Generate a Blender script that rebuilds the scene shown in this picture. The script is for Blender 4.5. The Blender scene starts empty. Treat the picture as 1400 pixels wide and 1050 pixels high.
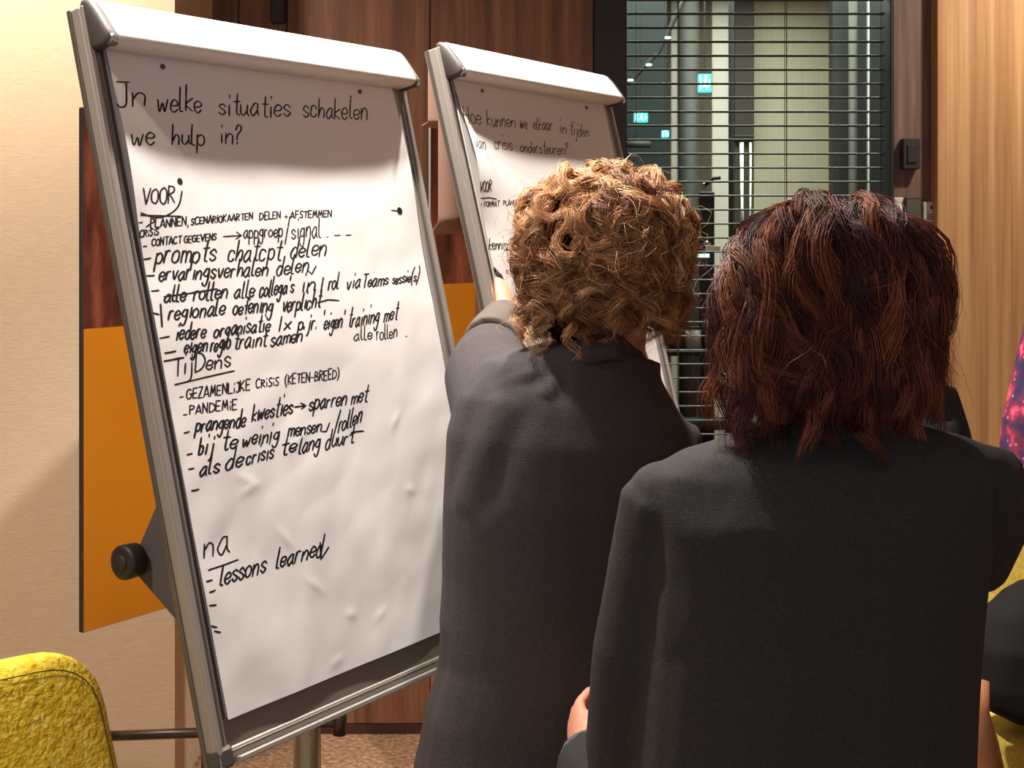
import bpy, math, random
import numpy as np
from mathutils import Vector, noise
random.seed(7); rng = np.random.default_rng(7)
C = bpy.context.scene.collection
PI = math.pi
F, YH, CH = 1900.0, 310.0, 1.6          # focal length in pixels, horizon row, camera height

# ------------------------------------------------------------------ camera, world, lights, exposure
sc = bpy.context.scene
cam = bpy.data.cameras.new('camera'); co = bpy.data.objects.new('camera', cam); C.objects.link(co)
co.location = (0, 0, CH); co.rotation_euler = (PI/2, 0, 0)
cam.sensor_width = 36; cam.lens = F/1400*36; cam.shift_y = -(525-YH)/1400; cam.clip_start = .05
sc.camera = co
w = bpy.data.worlds.new('world'); sc.world = w; w.use_nodes = True
w.node_tree.nodes['Background'].inputs[0].default_value = (.94, .92, 1.0, 1)
w.node_tree.nodes['Background'].inputs[1].default_value = .36
sc.view_settings.view_transform = 'Standard'; sc.view_settings.look = 'None'
sc.view_settings.exposure = 0.0; sc.view_settings.gamma = 1; sc.view_settings.use_curve_mapping = False

def lamp(kind, name, loc, power, col, target=None, **k):
    l = bpy.data.lights.new(name, kind); l.energy = power; l.color = col
    for a, b in k.items(): setattr(l, a, b)
    o = bpy.data.objects.new(name, l); C.objects.link(o); o.location = loc
    if target is not None:
        o.rotation_euler = (Vector(target)-Vector(loc)).to_track_quat('-Z', 'Y').to_euler()
    return o
WARM = (1, .87, .72); NEUT = (1, .93, .85)
CEIL = 2.95
lamp('SPOT', 'spot_flipchart_near', (-.385, 2.21, CEIL-.03), 235, NEUT, (-.30, 2.12, 0), spot_size=2.0, spot_blend=.9, shadow_soft_size=.03)
lamp('SPOT', 'spot_flipchart_far', (.085, 2.905, CEIL-.03), 215, NEUT, (.17, 2.80, 0), spot_size=2.0, spot_blend=.9, shadow_soft_size=.03)
lamp('SPOT', 'spot_oak_wall', (1.75, 3.55, CEIL-.03), 120, WARM, (1.7, 4.2, .9), spot_size=2.2, spot_blend=.9, shadow_soft_size=.06)
lamp('SPOT', 'spot_pillar', (-1.45, 3.1, CEIL-.03), 150, WARM, (-1.4, 3.8, 1.6), spot_size=2.2, spot_blend=.9, shadow_soft_size=.06)
lamp('SPOT', 'chair_fill_spot', (-1.15, 1.15, CEIL-.03), 130, WARM, (-1.05, 2.0, .6), spot_size=1.5, spot_blend=.8, shadow_soft_size=.06)  # added unseen lamp to brighten the chair front
lamp('AREA', 'room_fill', (.3, .2, CEIL-.05), 6, NEUT, (.3, 1.6, 0), shape='RECTANGLE', size=2.4, size_y=1.2)  # added unseen overhead fill for ambient light
lamp('AREA', 'corridor_light', (1.2, 6.3, 2.85), 60, (1, .98, .92), (1.2, 6.3, 0), shape='RECTANGLE', size=1.6, size_y=1.6)

# ------------------------------------------------------------------ helpers
def P(px, py, D):                                   # point seen at a pixel, at depth D
    return Vector(((px-700)/F*D, D, CH-(py-YH)/F*D))
ORG = {}
def org(o): return ORG.get(o.name, Vector((0, 0, 0))) if o is not None else Vector((0, 0, 0))
def tag(o, label=None, cat=None, group=None, kind=None):
    if label: o['label'] = label
    if cat: o['category'] = cat
    if group: o['group'] = group
    if kind: o['kind'] = kind
    return o
def thing(name, loc, label, cat, group=None):
    o = bpy.data.objects.new(name, None); C.objects.link(o); o.location = loc; o.empty_display_size = .05
    ORG[o.name] = Vector(loc); return tag(o, label, cat, group)
def meshobj(name, V, Fc, mat, parent=None, smooth=False, col=None, loc=None):
    V = np.asarray(V, dtype=float).reshape(-1, 3)
    o0 = Vector(loc) if loc is not None else org(parent)
    me = bpy.data.meshes.new(name)
    me.from_pydata((V-np.array(o0)).tolist(), [], Fc); me.update()
    if smooth: me.polygons.foreach_set('use_smooth', [True]*len(me.polygons))
    if col is not None:
        a = me.color_attributes.new('Col', 'FLOAT_COLOR', 'POINT'); a.data.foreach_set('color', np.asarray(col, dtype=np.float32).ravel())
    if mat: me.materials.append(mat)
    o = bpy.data.objects.new(name, me); C.objects.link(o)
    if parent is not None: o.parent = parent; ORG[o.name] = o0
    elif loc is not None: o.location = loc; ORG[o.name] = o0
    return o
class MB:
    def __init__(s): s.v = []; s.f = []
    def add(s, V, Fc):
        n = len(s.v); s.v += [tuple(p) for p in V]; s.f += [tuple(i+n for i in f) for f in Fc]; return s
    def box(s, a, b, T=None):
        x0, y0, z0 = a; x1, y1, z1 = b
        V = [(x0,y0,z0),(x1,y0,z0),(x1,y1,z0),(x0,y1,z0),(x0,y0,z1),(x1,y0,z1),(x1,y1,z1),(x0,y1,z1)]
        if T: V = [T(*p) for p in V]
        return s.add(V, [(0,3,2,1),(4,5,6,7),(0,1,5,4),(1,2,6,5),(2,3,7,6),(3,0,4,7)])
    def bbox(s, a, b, r=.003, T=None):              # box with chamfered edges
        x0, y0, z0 = a; x1, y1, z1 = b
        xs = (x0, x0+r, x1-r, x1); ys = (y0, y0+r, y1-r, y1); zs = (z0, z0+r, z1-r, z1)
        ring = lambda z, i: [(xs[1-i+0] if 0 else (x0+r*i), ys[1] if i == 0 else y0+r*i+0, z)]
        def loop(z, d):
            return [(x0+d+r,y0+d,z),(x1-d-r,y0+d,z),(x1-d,y0+d+r,z),(x1-d,y1-d-r,z),(x1-d-r,y1-d,z),(x0+d+r,y1-d,z),(x0+d,y1-d-r,z),(x0+d,y0+d+r,z)]
        V = loop(z0, r)+loop(z0+r, 0)+loop(z1-r, 0)+loop(z1, r)
        if T: V = [T(*p) for p in V]
        f = [tuple(range(7, -1, -1)), tuple(range(24, 32))]
        for k in range(3):
            for i in range(8):
                j = (i+1) % 8; f.append((k*8+i, k*8+j, k*8+8+j, k*8+8+i))
        return s.add(V, f)
    def loft(s, rings, closed_ends=True):
        n = len(rings[0]); V = [p for r in rings for p in r]; f = []
        for k in range(len(rings)-1):
            for i in range(n):
                j = (i+1) % n; f.append((k*n+i, k*n+j, (k+1)*n+j, (k+1)*n+i))
        if closed_ends: f.append(tuple(range(n-1, -1, -1))); f.append(tuple(range((len(rings)-1)*n, len(rings)*n)))
        return s.add(V, f)
    def tube(s, pts, rad, n=12, flat=None):
        pts = [Vector(p) for p in pts]
        if not hasattr(rad, '__len__'): rad = [rad]*len(pts)
        rings = []; ref = None
        for i, p in enumerate(pts):
            t = (pts[min(i+1, len(pts)-1)]-pts[max(i-1, 0)]).normalized()
            if ref is None:
                ref = Vector(flat) if flat is not None else (Vector((0,0,1)) if abs(t.z) < .8 else Vector((1,0,0)))
            a = (ref-t*ref.dot(t)).normalized(); b = t.cross(a); ref = a
            r = rad[i]; ra, rb = (r if hasattr(r, '__len__') else (r, r))
            rings.append([p+a*(ra*math.cos(2*PI*k/n))+b*(rb*math.sin(2*PI*k/n)) for k in range(n)])
        return s.loft(rings)
    def ball(s, c, r, A=None, nu=20, nv=14):
        c = Vector(c); r = (r, r, r) if not hasattr(r, '__len__') else r
        A = A or (Vector((1,0,0)), Vector((0,1,0)), Vector((0,0,1)))
        V = [c-A[2]*r[2]]; 
        for k in range(1, nv):
            th = PI*k/nv
            for i in range(nu):
                ph = 2*PI*i/nu
                V.append(c+A[0]*(r[0]*math.sin(th)*math.cos(ph))+A[1]*(r[1]*math.sin(th)*math.sin(ph))-A[2]*(r[2]*math.cos(th)))
        V.append(c+A[2]*r[2]); f = []
        for i in range(nu):
            j = (i+1) % nu; f.append((0, 1+j, 1+i)); e = 1+(nv-2)*nu; f.append((e+i, e+j, len(V)-1))
        for k in range(nv-2):
            for i in range(nu):
                j = (i+1) % nu; a = 1+k*nu; f.append((a+i, a+j, a+nu+j, a+nu+i))
        return s.add(V, f)
    def build(s, name, mat, parent=None, smooth=False, loc=None):
        return meshobj(name, s.v, s.f, mat, parent, smooth, loc=loc)
def spline(pts, n):
    pts = np.array([list(p) for p in pts], float)
    if len(pts) < 3: return [tuple(pts[0]+(pts[-1]-pts[0])*i/n) for i in range(n+1)]
    q = np.vstack([2*pts[0]-pts[1], pts, 2*pts[-1]-pts[-2]]); out = []
    for i in range(1, len(q)-2):
        for k in range(n):
            t = k/n; p0, p1, p2, p3 = q[i-1:i+3]
            out.append(.5*((2*p1)+(-p0+p2)*t+(2*p0-5*p1+4*p2-p3)*t*t+(-p0+3*p1-3*p2+p3)*t**3))
    out.append(pts[-1]); return [tuple(p) for p in out]
def remesh(mb, voxel, smooth_it=3):
    me = bpy.data.meshes.new('tmp'); me.from_pydata([tuple(p) for p in mb.v], [], mb.f); me.update()
    o = bpy.data.objects.new('tmp', me); C.objects.link(o)
    m = o.modifiers.new('r', 'REMESH'); m.mode = 'VOXEL'; m.voxel_size = voxel
    if smooth_it: s = o.modifiers.new('s', 'SMOOTH'); s.factor = .5; s.iterations = smooth_it
    dg = bpy.context.evaluated_depsgraph_get(); ev = o.evaluated_get(dg); em = ev.to_mesh()
    n = len(em.vertices); V = np.empty(n*3); em.vertices.foreach_get('co', V); N = np.empty(n*3); em.vertices.foreach_get('normal', N)
    Fc = [tuple(p.vertices) for p in em.polygons]; ev.to_mesh_clear()
    bpy.data.objects.remove(o); bpy.data.meshes.remove(me)
    return V.reshape(-1, 3), N.reshape(-1, 3), Fc

# ------------------------------------------------------------------ materials
MATS = {}
def lin(c): return tuple(((x/255)/12.92 if x/255 <= .04045 else ((x/255+.055)/1.055)**2.4) for x in c)
def mat(name, col, rough=.6, metal=0, spec=.5, **k):
    m = bpy.data.materials.new(name); m.use_nodes = True; b = m.node_tree.nodes['Principled BSDF']
    b.inputs['Base Color'].default_value = (*lin(col), 1); b.inputs['Roughness'].default_value = rough
    b.inputs['Metallic'].default_value = metal; b.inputs['Specular IOR Level'].default_value = spec
    for a, v in k.items(): b.inputs[a.replace('_', ' ')].default_value = v
    MATS[name] = m; return m
def noisy(m, cols, scale=(1,1,1), nscale=5, detail=6, rough=.6, bump=0, bscale=None, bdist=.01, stops=None, vor=False):
    nt = m.node_tree; b = nt.nodes['Principled BSDF']; L = nt.links
    tc = nt.nodes.new('ShaderNodeTexCoord'); mp = nt.nodes.new('ShaderNodeMapping'); mp.inputs['Scale'].default_value = scale
    L.new(tc.outputs['Object'], mp.inputs[0])
    t = nt.nodes.new('ShaderNodeTexVoronoi' if vor else 'ShaderNodeTexNoise'); t.inputs['Scale'].default_value = nscale
    if not vor: t.inputs['Detail'].default_value = detail; t.inputs['Roughness'].default_value = rough
    L.new(mp.outputs[0], t.inputs['Vector'])
    r = nt.nodes.new('ShaderNodeValToRGB'); L.new(t.outputs['Distance' if vor else 'Fac'], r.inputs[0])
    st = stops or [i/(len(cols)-1)*.5+.25 for i in range(len(cols))]
    while len(r.color_ramp.elements) < len(cols): r.color_ramp.elements.new(.5)
    for e, c, p in zip(r.color_ramp.elements, cols, st): e.position = p; e.color = (*lin(c), 1)
    L.new(r.outputs[0], b.inputs['Base Color'])
    if bump:
        n2 = nt.nodes.new('ShaderNodeTexNoise'); n2.inputs['Scale'].default_value = bscale or nscale; n2.inputs['Detail'].default_value = 4
        L.new(mp.outputs[0], n2.inputs['Vector'])
        bp = nt.nodes.new('ShaderNodeBump'); bp.inputs['Strength'].default_value = bump; bp.inputs['Distance'].default_value = bdist
        L.new(n2.outputs['Fac'], bp.inputs['Height']); L.new(bp.outputs[0], b.inputs['Normal'])
    return m
paper = mat('paper', (244, 240, 238), .75, spec=.2)
ink = mat('ink', (16, 14, 16), .55)
clampm = mat('clamp_plastic', (240, 234, 226), .4)
alu = mat('aluminium', (176, 170, 163), .38, .4)
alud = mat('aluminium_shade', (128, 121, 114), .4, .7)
greyp = mat('grey_plastic', (84, 78, 75), .55)
darkp = mat('dark_plastic', (44, 41, 39), .5)
boardm = mat('board_white', (215, 210, 205), .35)
steel = mat('dark_steel', (80, 66, 58), .35, .6)
beigem = mat('column_metal', (176, 160, 128), .35, .6)
wood = noisy(mat('walnut_veneer', (120, 80, 58), .5), [(82, 50, 34), (128, 84, 60), (160, 112, 82)], (9, 9, .55), 3.0, 8, bump=.15, bscale=8, bdist=.002)
woodg = noisy(mat('grey_walnut_veneer', (110, 84, 74), .5), [(82, 62, 54), (112, 86, 76), (134, 108, 96)], (14, 14, .7), 4, 8, bump=.1, bscale=9, bdist=.002)
oak = noisy(mat('oak_veneer', (190, 140, 84), .45), [(146, 104, 64), (188, 144, 98), (214, 174, 126)], (13, 13, .30), 3.0, 10, bump=.15, bscale=8, bdist=.002)
cream = noisy(mat('cream_wallcovering', (226, 204, 176), .8), [(216, 192, 164), (232, 210, 182)], (6, 6, 60), 6, 4, bump=.35, bscale=8, bdist=.0015)
carpet = noisy(mat('carpet', (140, 110, 84), .95), [(92, 66, 48), (146, 112, 84), (196, 164, 130)], (1, 1, 1), 60, 5, bump=.6, bscale=90, bdist=.01)
ceilm = noisy(mat('ceiling_paint', (214, 206, 196), .9), [(208, 200, 190), (220, 212, 202)], nscale=3)
blackm = noisy(mat('black_frame', (38, 35, 35), .5), [(34, 31, 31), (44, 40, 40)], nscale=6)
slatm = mat('slat_metal', (58, 62, 52), .4, .3)
glassm = mat('window_glass', (235, 245, 240), .02, 0, .5, Transmission_Weight=1.0, IOR=1.05)
yellowf = noisy(mat('yellow_boucle', (214, 178, 36), .95), [(196, 154, 20), (242, 208, 52), (254, 240, 120)], (1,1,1), 70, 6, rough=.7, bump=1.0, bscale=110, bdist=.012, stops=[.3, .5, .68])
yellowc = noisy(mat('yellow_weave', (226, 200, 90), .9), [(206, 176, 60), (240, 216, 110)], (1,1,1), 120, 3, bump=.4, bdist=.003)
seamm = mat('seam_thread', (70, 62, 20), .9)
def printmat():
    m = noisy(mat('display_print_photo', (70, 36, 26), .25), [(30, 16, 14), (74, 36, 26), (120, 66, 44)], (5, 5, 1.2), 3.2, 4, stops=[.3, .5, .72]); return m
printm = printmat()
printy = noisy(mat('display_print_yellow', (205, 130, 18), .35), [(158, 94, 12), (174, 106, 18)], nscale=2)
def cloth(name, c, amt=10, **k):
    c2 = tuple(min(255, x+amt) for x in c)
    return noisy(mat(name, c, .9, spec=.25, **k), [tuple(max(0, x-amt*.6) for x in c), c2], (1,1,1), 260, 4, bump=.35, bscale=420, bdist=.002)
papershade = mat('paper_shaded', (176, 138, 120), .8, spec=.2)  # flipped sheets: their shade behind the board put into a brown tint
jackA = cloth('charcoal_jacket_cloth', (66, 61, 62)); jackB = cloth('black_wool_cloth', (50, 48, 47))
cuffm = cloth('taupe_lining', (92, 82, 76), 8)
trous = cloth('dark_trouser_cloth', (46, 45, 50)); coatm = cloth('black_coat_cloth', (26, 25, 25), 6)
skin = noisy(mat('skin', (222, 160, 132), .5, Subsurface_Weight=.08), [(212, 146, 120), (232, 172, 142)], nscale=9)
lipm = mat('lips', (168, 84, 78), .45); eyew = mat('eye', (236, 232, 226), .2); shoem = mat('shoe_leather', (30, 26, 24), .35)
greysleeve = cloth('grey_sleeve_cloth', (88, 90, 86))
def floral():
    m = mat('floral_print', (50, 32, 64), .8); nt = m.node_tree; L = nt.links; b = nt.nodes['Principled BSDF']
    tc = nt.nodes.new('ShaderNodeTexCoord')
    n1 = nt.nodes.new('ShaderNodeTexNoise'); n1.inputs['Scale'].default_value = 26; n1.inputs['Detail'].default_value = 5
    v = nt.nodes.new('ShaderNodeTexVoronoi'); v.inputs['Scale'].default_value = 55
    L.new(tc.outputs['Object'], n1.inputs['Vector']); L.new(tc.outputs['Object'], v.inputs['Vector'])
    r = nt.nodes.new('ShaderNodeValToRGB'); L.new(n1.outputs['Fac'], r.inputs[0]); e = r.color_ramp.elements
    for k in range(3): e.new(.5)
    for el, p, c in zip(e, (.3, .44, .55, .62, .72), ((30, 24, 60), (58, 34, 78), (120, 30, 60), (206, 60, 98), (250, 120, 150))): el.position = p; el.color = (*lin(c), 1)
    r2 = nt.nodes.new('ShaderNodeValToRGB'); L.new(v.outputs['Distance'], r2.inputs[0]); e2 = r2.color_ramp.elements
    e2[0].position = .12; e2[0].color = (1, 1, 1, 1); e2[1].position = .2; e2[1].color = (0, 0, 0, 1)
    mx = nt.nodes.new('ShaderNodeMix'); mx.data_type = 'RGBA'; L.new(r2.outputs[0], mx.inputs[0]); L.new(r.outputs[0], mx.inputs[6]); mx.inputs[7].default_value = (*lin((214, 120, 130)), 1)
    L.new(mx.outputs[2], b.inputs['Base Color']); return m
floralm = floral()
def hairmat(name, rough=.42):
    m = mat(name, (120, 80, 50), rough, spec=.45); nt = m.node_tree; a = nt.nodes.new('ShaderNodeAttribute'); a.attribute_name = 'Col'
    nt.links.new(a.outputs['Color'], nt.nodes['Principled BSDF'].inputs['Base Color']); return m
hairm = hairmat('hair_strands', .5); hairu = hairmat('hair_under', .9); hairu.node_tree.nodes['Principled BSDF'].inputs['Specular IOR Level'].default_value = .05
def emit(name, c, s):
    m = bpy.data.materials.new(name); m.use_nodes = True; b = m.node_tree.nodes['Principled BSDF']
    b.inputs['Base Color'].default_value = (*lin(c), 1); b.inputs['Emission Color'].default_value = (*lin(c), 1); b.inputs['Emission Strength'].default_value = s; return m
signg = emit('sign_green', (60, 205, 205), 1.3); signw = emit('sign_white', (225, 255, 255), 1.6); lampe = emit('lamp_disc', (255, 236, 205), 6)
cwall = noisy(mat('corridor_panel', (188, 192, 160), .8), [(186, 182, 156), (206, 202, 176)], (30, 30, .6), 4, 5)
cdark = mat('corridor_dark', (34, 38, 33), .6); cteal = mat('corridor_teal', (30, 44, 44), .6)
colm = mat('corridor_column', (66, 68, 60), .6); oliv = mat('corridor_olive', (86, 82, 62), .7); chrome = mat('chrome', (190, 195, 190), .18, .95)

# ------------------------------------------------------------------ the room
WD = 4.39                                            # depth of the wood and window wall
def X(px, D): return (px-700)/F*D
def struct(mb, name, m, smooth=False): return tag(mb.build(name, m, smooth=smooth), kind='structure')
struct(MB().box((-3.2, -.6, -.06), (3.2, 9.2, 0)), 'floor', carpet)
ceil_o = struct(MB().box((-3.2, -.6, CEIL), (3.2, 9.2, CEIL+.08)), 'ceiling', ceilm)
struct(MB().box((-3.25, -.6, 0), (-3.15, 9.2, CEIL)), 'wall_left', cream)
struct(MB().box((3.15, -.6, 0), (3.25, 9.2, CEIL)), 'wall_right', oak)
# cream pillar on the left
struct(MB().box((-3.15, 3.9, 0), (X(239, 3.9), WD+.1, CEIL)), 'wall_pillar', cream)
# walnut panelling, one object per panel
back = struct(MB().box((X(239, 3.9), WD+.02, 0), (X(812, WD), WD+.12, CEIL)), 'wall_back', woodg)
edges = [225, 268, 326, 392, 588, 812]
for i, (a, b) in enumerate(zip(edges[:-1], edges[1:])):
    for z0, z1 in ((.03, CEIL),):
        MB().bbox((X(a, WD)+.0015, WD, z0), (X(b, WD)-.0015, WD+.02, z1), .002).build('panel', wood if i in (0, 2, 4, 3) else woodg, back)
struct(MB().box((X(225, WD), WD-.008, 0), (X(812, WD), WD+.004, .028)), 'baseboard_back', mat('baseboard_dark', (62, 34, 28), .6))
struct(MB().bbox((X(372, WD), WD-.03, 2.24), (X(391, WD), WD-.001, 2.62), .003), 'trim_1', darkp)
# window: frame, glass, blind
fx0, fx1, wx0, wx1 = X(812, WD), X(1219, WD), X(856, WD), X(1214, WD)
win = struct(MB().bbox((fx0, WD-.03, 0), (wx0, WD+.10, CEIL), .004), 'window_1', blackm)
MB().bbox((wx1, WD-.03, 0), (fx1, WD+.10, CEIL), .003).build('frame_jamb', blackm, win)
MB().bbox((wx0, WD-.02, 0), (wx1, WD+.10, .12), .003).build('window_sill', blackm, win)
MB().bbox((wx0, WD-.02, CEIL-.1), (wx1, WD+.10, CEIL), .003).build('frame_head', blackm, win)
MB().box((wx0, WD+.075, .12), (wx1, WD+.081, CEIL-.1)).build('pane', glassm, win)
bl = thing('venetian_blind', ((wx0+wx1)/2, WD+.02, CEIL-.12), 'dark metal venetian blind with open slats in front of the tall window', 'blind')
MB().bbox((wx0+.004, WD+.0, CEIL-.145), (wx1-.004, WD+.04, CEIL-.105), .003).build('head_rail', slatm, bl)
slat0 = None; pitch = 19.25/F*WD
def slat_mesh():
    mb = MB(); r = []
    for k in range(6):
        t = k/5; yy = WD+.008+.026*t; zz = .0022*math.sin(PI*t)-.0015*(t-.5)
        r.append((yy, zz))
    V = []; Fc = []
    for x in (wx0+.006, wx1-.006):
        for yy, zz in r: V.append((x, yy, zz))
        for yy, zz in reversed(r): V.append((x, yy, zz-.0028))
    n = 12
    for i in range(n): j = (i+1) % n; Fc.append((i, j, n+j, n+i))
    Fc.append(tuple(range(n-1, -1, -1))); Fc.append(tuple(range(n, 2*n)))
    return mb.add(V, Fc)
ztop = CH+(YH-17)/F*WD
zs = [ztop+pitch*k for k in range(-60, 20) if .16 < ztop+pitch*k < CEIL-.16]
for z in zs:
    if slat0 is None:
        slat0 = slat_mesh().build('slat', slatm, bl); base = slat0.location.copy(); slat0.location = base+Vector((0, 0, z))
    else:
        c = slat0.copy(); C.objects.link(c); c.parent = bl; c.location = base+Vector((0, 0, z))
for px in (928, 1076, 1190):
    MB().tube([(X(px, WD), WD+.006, .15), (X(px, WD), WD+.006, CEIL-.12)], .0016, 6).build('ladder_cord', slatm, bl)
    MB().tube([(X(px, WD), WD+.036, .15), (X(px, WD), WD+.036, CEIL-.12)], .0012, 6).build('ladder_cord', slatm, bl)
MB().bbox((wx0+.006, WD+.008, .125), (wx1-.006, WD+.034, .145), .002).build('bottom_rail', slatm, bl)
# grey-brown panel with switches, light oak wall
struct(MB().bbox((fx1, WD-.01, 0), (X(1282, WD)+.02, WD+.10, CEIL), .002), 'trim_2', woodg)
oakw = struct(MB().box((X(1281, 4.32), 4.34, 0), (3.15, WD+.1, CEIL)), 'wall_oak', oak)
ex = [X(1281, 4.32), X(1440, 4.32), X(1700, 4.32), 3.15]
for a, b in zip(ex[:-1], ex[1:]): MB().bbox((a+.001, 4.32, .02), (b-.001, 4.342, CEIL), .002).build('panel', oak, oakw)
D2 = WD-.012
def wallbox(name, x0, y0, x1, y1, th, m, label, cat, extra=None):
    a = P(x0, y1, D2); b = P(x1, y0, D2)
    o = thing(name, ((a.x+b.x)/2, D2, a.z), label, cat)
    MB().bbox((a.x, D2-th, a.z), (b.x, D2+.001, b.z), .003).build('housing', m, o)
    if extra: extra(o, a, b)
    return o
wallbox('wall_sensor', 1230, 190, 1253, 232, .04, darkp, 'small black box mounted high on grey-brown panel beside window', 'sensor',
        lambda o, a, b: MB().bbox((a.x+.012, D2-.046, a.z+.02), (b.x-.012, D2-.038, b.z-.02), .002).build('sensor_face', blackm, o))
wallbox('light_switch', 1221, 270, 1235, 322, .012, boardm, 'pale wall switch half hidden behind the auburn hair', 'switch',
        lambda o, a, b: MB().bbox((a.x+.006, D2-.017, a.z+.02), (b.x-.006, D2-.011, b.z-.02), .002).build('rocker', clampm, o))
def scr(o, a, b):
    MB().box((a.x+.005, D2-.0295, a.z+.02), (b.x-.007, D2-.0275, b.z-.006)).build('screen', mat('dim_screen', (86, 84, 76), .15), o)
wallbox('touch_panel', 1234, 270, 1258, 322, .028, darkp, 'dark glossy touch panel between two pale wall plates', 'panel', scr)
def ctl(o, a, b):
    wd = b.x-a.x
    for k, (dy, h, m) in enumerate(((.018, .012, greyp), (.04, .003, greyp), (.047, .003, greyp), (.054, .003, greyp), (.072, .018, darkp), (.102, .012, darkp), (.120, .006, greyp), (.132, .006, greyp))):
        ww = .004 if k == 0 else (.014 if k < 4 else .011)
        MB().box(((a.x+b.x)/2-ww, D2-.0165, b.z-dy-h/2), ((a.x+b.x)/2+ww, D2-.014, b.z-dy+h/2)).build('button' if k > 3 else 'indicator', m, o)
wallbox('control_plate', 1261, 276, 1282, 342, .015, boardm, 'white vertical control plate with small dark buttons at the oak wall', 'switch', ctl)

# ---- corridor behind the glass
CD = 7.6
struct(MB().box((-.6, CD, 0), (3.15, CD+.1, CEIL)), 'wall_corridor', cwall)
def strip(name, x0, x1, m, D, y0=-200, y1=1000, th=.04, k='structure'):
    a = P(x0, y1, D); b = P(x1, y0, D)
    return tag(MB().bbox((a.x, D, max(0, a.z)), (b.x, D+th, min(CEIL-.001, b.z)), .004).build(name, m), kind=k)
strip('trim_3', 800, 912, cteal, CD-.5, th=.3)
strip('trim_4', 904, 917, oliv, CD-.2)
cbright = mat('corridor_bright', (232, 230, 212), .7)
strip('trim_12', 917, 928, cbright, CD-.1); strip('trim_13', 973, 998, cbright, CD-.1)
strip('trim_5', 955, 973, oliv, CD-.15)
strip('trim_6', 998, 1004, cdark, 6.6, th=.05)
strip('trim_7', 1004, 1031, mat('corridor_brown', (60, 56, 46), .7), CD-.16, -200, 186)
strip('trim_8', 1139, 1240, cdark, 7.0, th=.1)
def column(x0, x1, D, m, name):
    a = X(x0, D); b = X(x1, D)
    return tag(MB().tube([((a+b)/2, D, 0), ((a+b)/2, D, CEIL-.001)], (b-a)/2, 24).build(name, m, smooth=True), kind='structure')
column(928, 956, 7.2, colm, 'trim_9'); column(1185, 1190, 6.9, mat('reflection_streak', (170, 180, 165), .3), 'trim_10'); column(1160, 1172, 6.9, colm, 'trim_11')  # thin pale column stands in for a reflection streak
def exit_sign(x0, y0, x1, y1, D, label):
    a = P(x0, y1, D); b = P(x1, y0, D); o = thing('exit_sign', ((a.x+b.x)/2, D, a.z), label, 'sign', None)
    MB().bbox((a.x, D, a.z), (b.x, D+.04, b.z), .003).build('sign_box', signg, o)
    w_, h_ = b.x-a.x, b.z-a.z; m = MB(); T = lambda u, v, d=0: (a.x+u*w_, D-.003+d, a.z+v*h_)
    m.box((a.x+w_*.08, D-.004, a.z+h_*.12), (a.x+w_*.25, D, a.z+h_*.88))                   # door
    m.tube([T(.52, .72), T(.52, .42)], h_*.07, 6); m.ball(T(.56, .83), h_*.09, nu=8, nv=6)   # runner
    m.tube([T(.52, .45), T(.42, .30), T(.34, .32)], h_*.05, 6); m.tube([T(.52, .45), T(.62, .32), T(.60, .12)], h_*.05, 6)
    m.tube([T(.52, .68), T(.42, .58)], h_*.04, 6); m.tube([T(.52, .68), T(.63, .60)], h_*.04, 6)
    m.add([T(.92, .5), T(.76, .78), T(.76, .22)], [(0, 1, 2)])
    m.build('pictogram', signw, o); MB().box(((a.x+b.x)/2-.004, D+.015, b.z), ((a.x+b.x)/2+.004, D+.023, CEIL)).build('hanger', cdark, o); return o
exit_sign(955, 101, 973, 126, 6.8, 'bright green exit sign seen through blind, rightmost and largest of three')
exit_sign(867, 154, 886, 167, 6.9, 'small green exit sign seen through blind at far left')
exit_sign(905, 178, 915, 188, 6.95, 'tiny green exit sign just right of lower dark cabinet')
# diagonal brace tubes and ceiling duct left behind the blind
o = thing('cable_duct', P(872, 199, 6.7), 'grey round duct lamp seen low behind the left end of blind', 'lamp')
MB().tube([P(850, 197, 6.7), P(889, 197, 6.7)], .018, 12).build('lamp_tube', colm, o, True)
MB().tube([P(870, 194, 6.7), Vector((P(870, 194, 6.7).x, 6.7, CEIL))], .003, 6).build('hanger', cdark, o)
for p0, p1 in (((872, 90), (855, 125)), ((916, 50), (904, 80)), ((905, 20), (885, 60))):
    pass
o = thing('ceiling_rail', P(890, 40, 6.75), 'black angled track rail with small spotlights behind the blind', 'rail')
MB().tube([P(858, 115, 6.75), P(900, 72, 6.75), P(935, 0, 6.75), P(965, -60, 6.75)], .012, 8).build('rail_bar', blackm, o)
for a, b in ((862, 110), (887, 89), (913, 52)):
    MB().bbox(tuple(P(a, b, 6.72)-Vector((.014, .01, .004))), tuple(P(a, b, 6.72)+Vector((.014, .01, .006))), .002).build('spotlight', signw, o)
# glass door with hardware, low shelf with things
o = thing('glass_door', P(1018, 800, 6.5), 'framed door with tall chrome bar handle behind the blind', 'door')
MB().bbox(tuple(P(1004, 990, 6.5)), tuple(P(1031, 186, 6.5)+Vector((0, .03, 0))), .004).build('door_leaf', oliv, o)
MB().tube([P(1014, 560, 6.44), P(1014, 195, 6.44)], .012, 10).build('bar_handle', chrome, o, True)
MB().bbox(tuple(P(1004, 192, 6.47)), tuple(P(1031, 185, 6.47)+Vector((0, .05, 0))), .002).build('door_closer', cdark, o)
MB().tube([P(1026, 560, 6.44), P(1026, 195, 6.44)], .007, 8).build('edge_trim', chrome, o, True)
o = thing('coat_stand', P(965, 600, 5.9), 'black post with chrome lock fittings behind the blind', 'stand')
MB().bbox(tuple(P(957, 825, 5.9)), tuple(P(977, 262, 5.9)+Vector((0, .05, 0))), .004).build('post', blackm, o)
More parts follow.
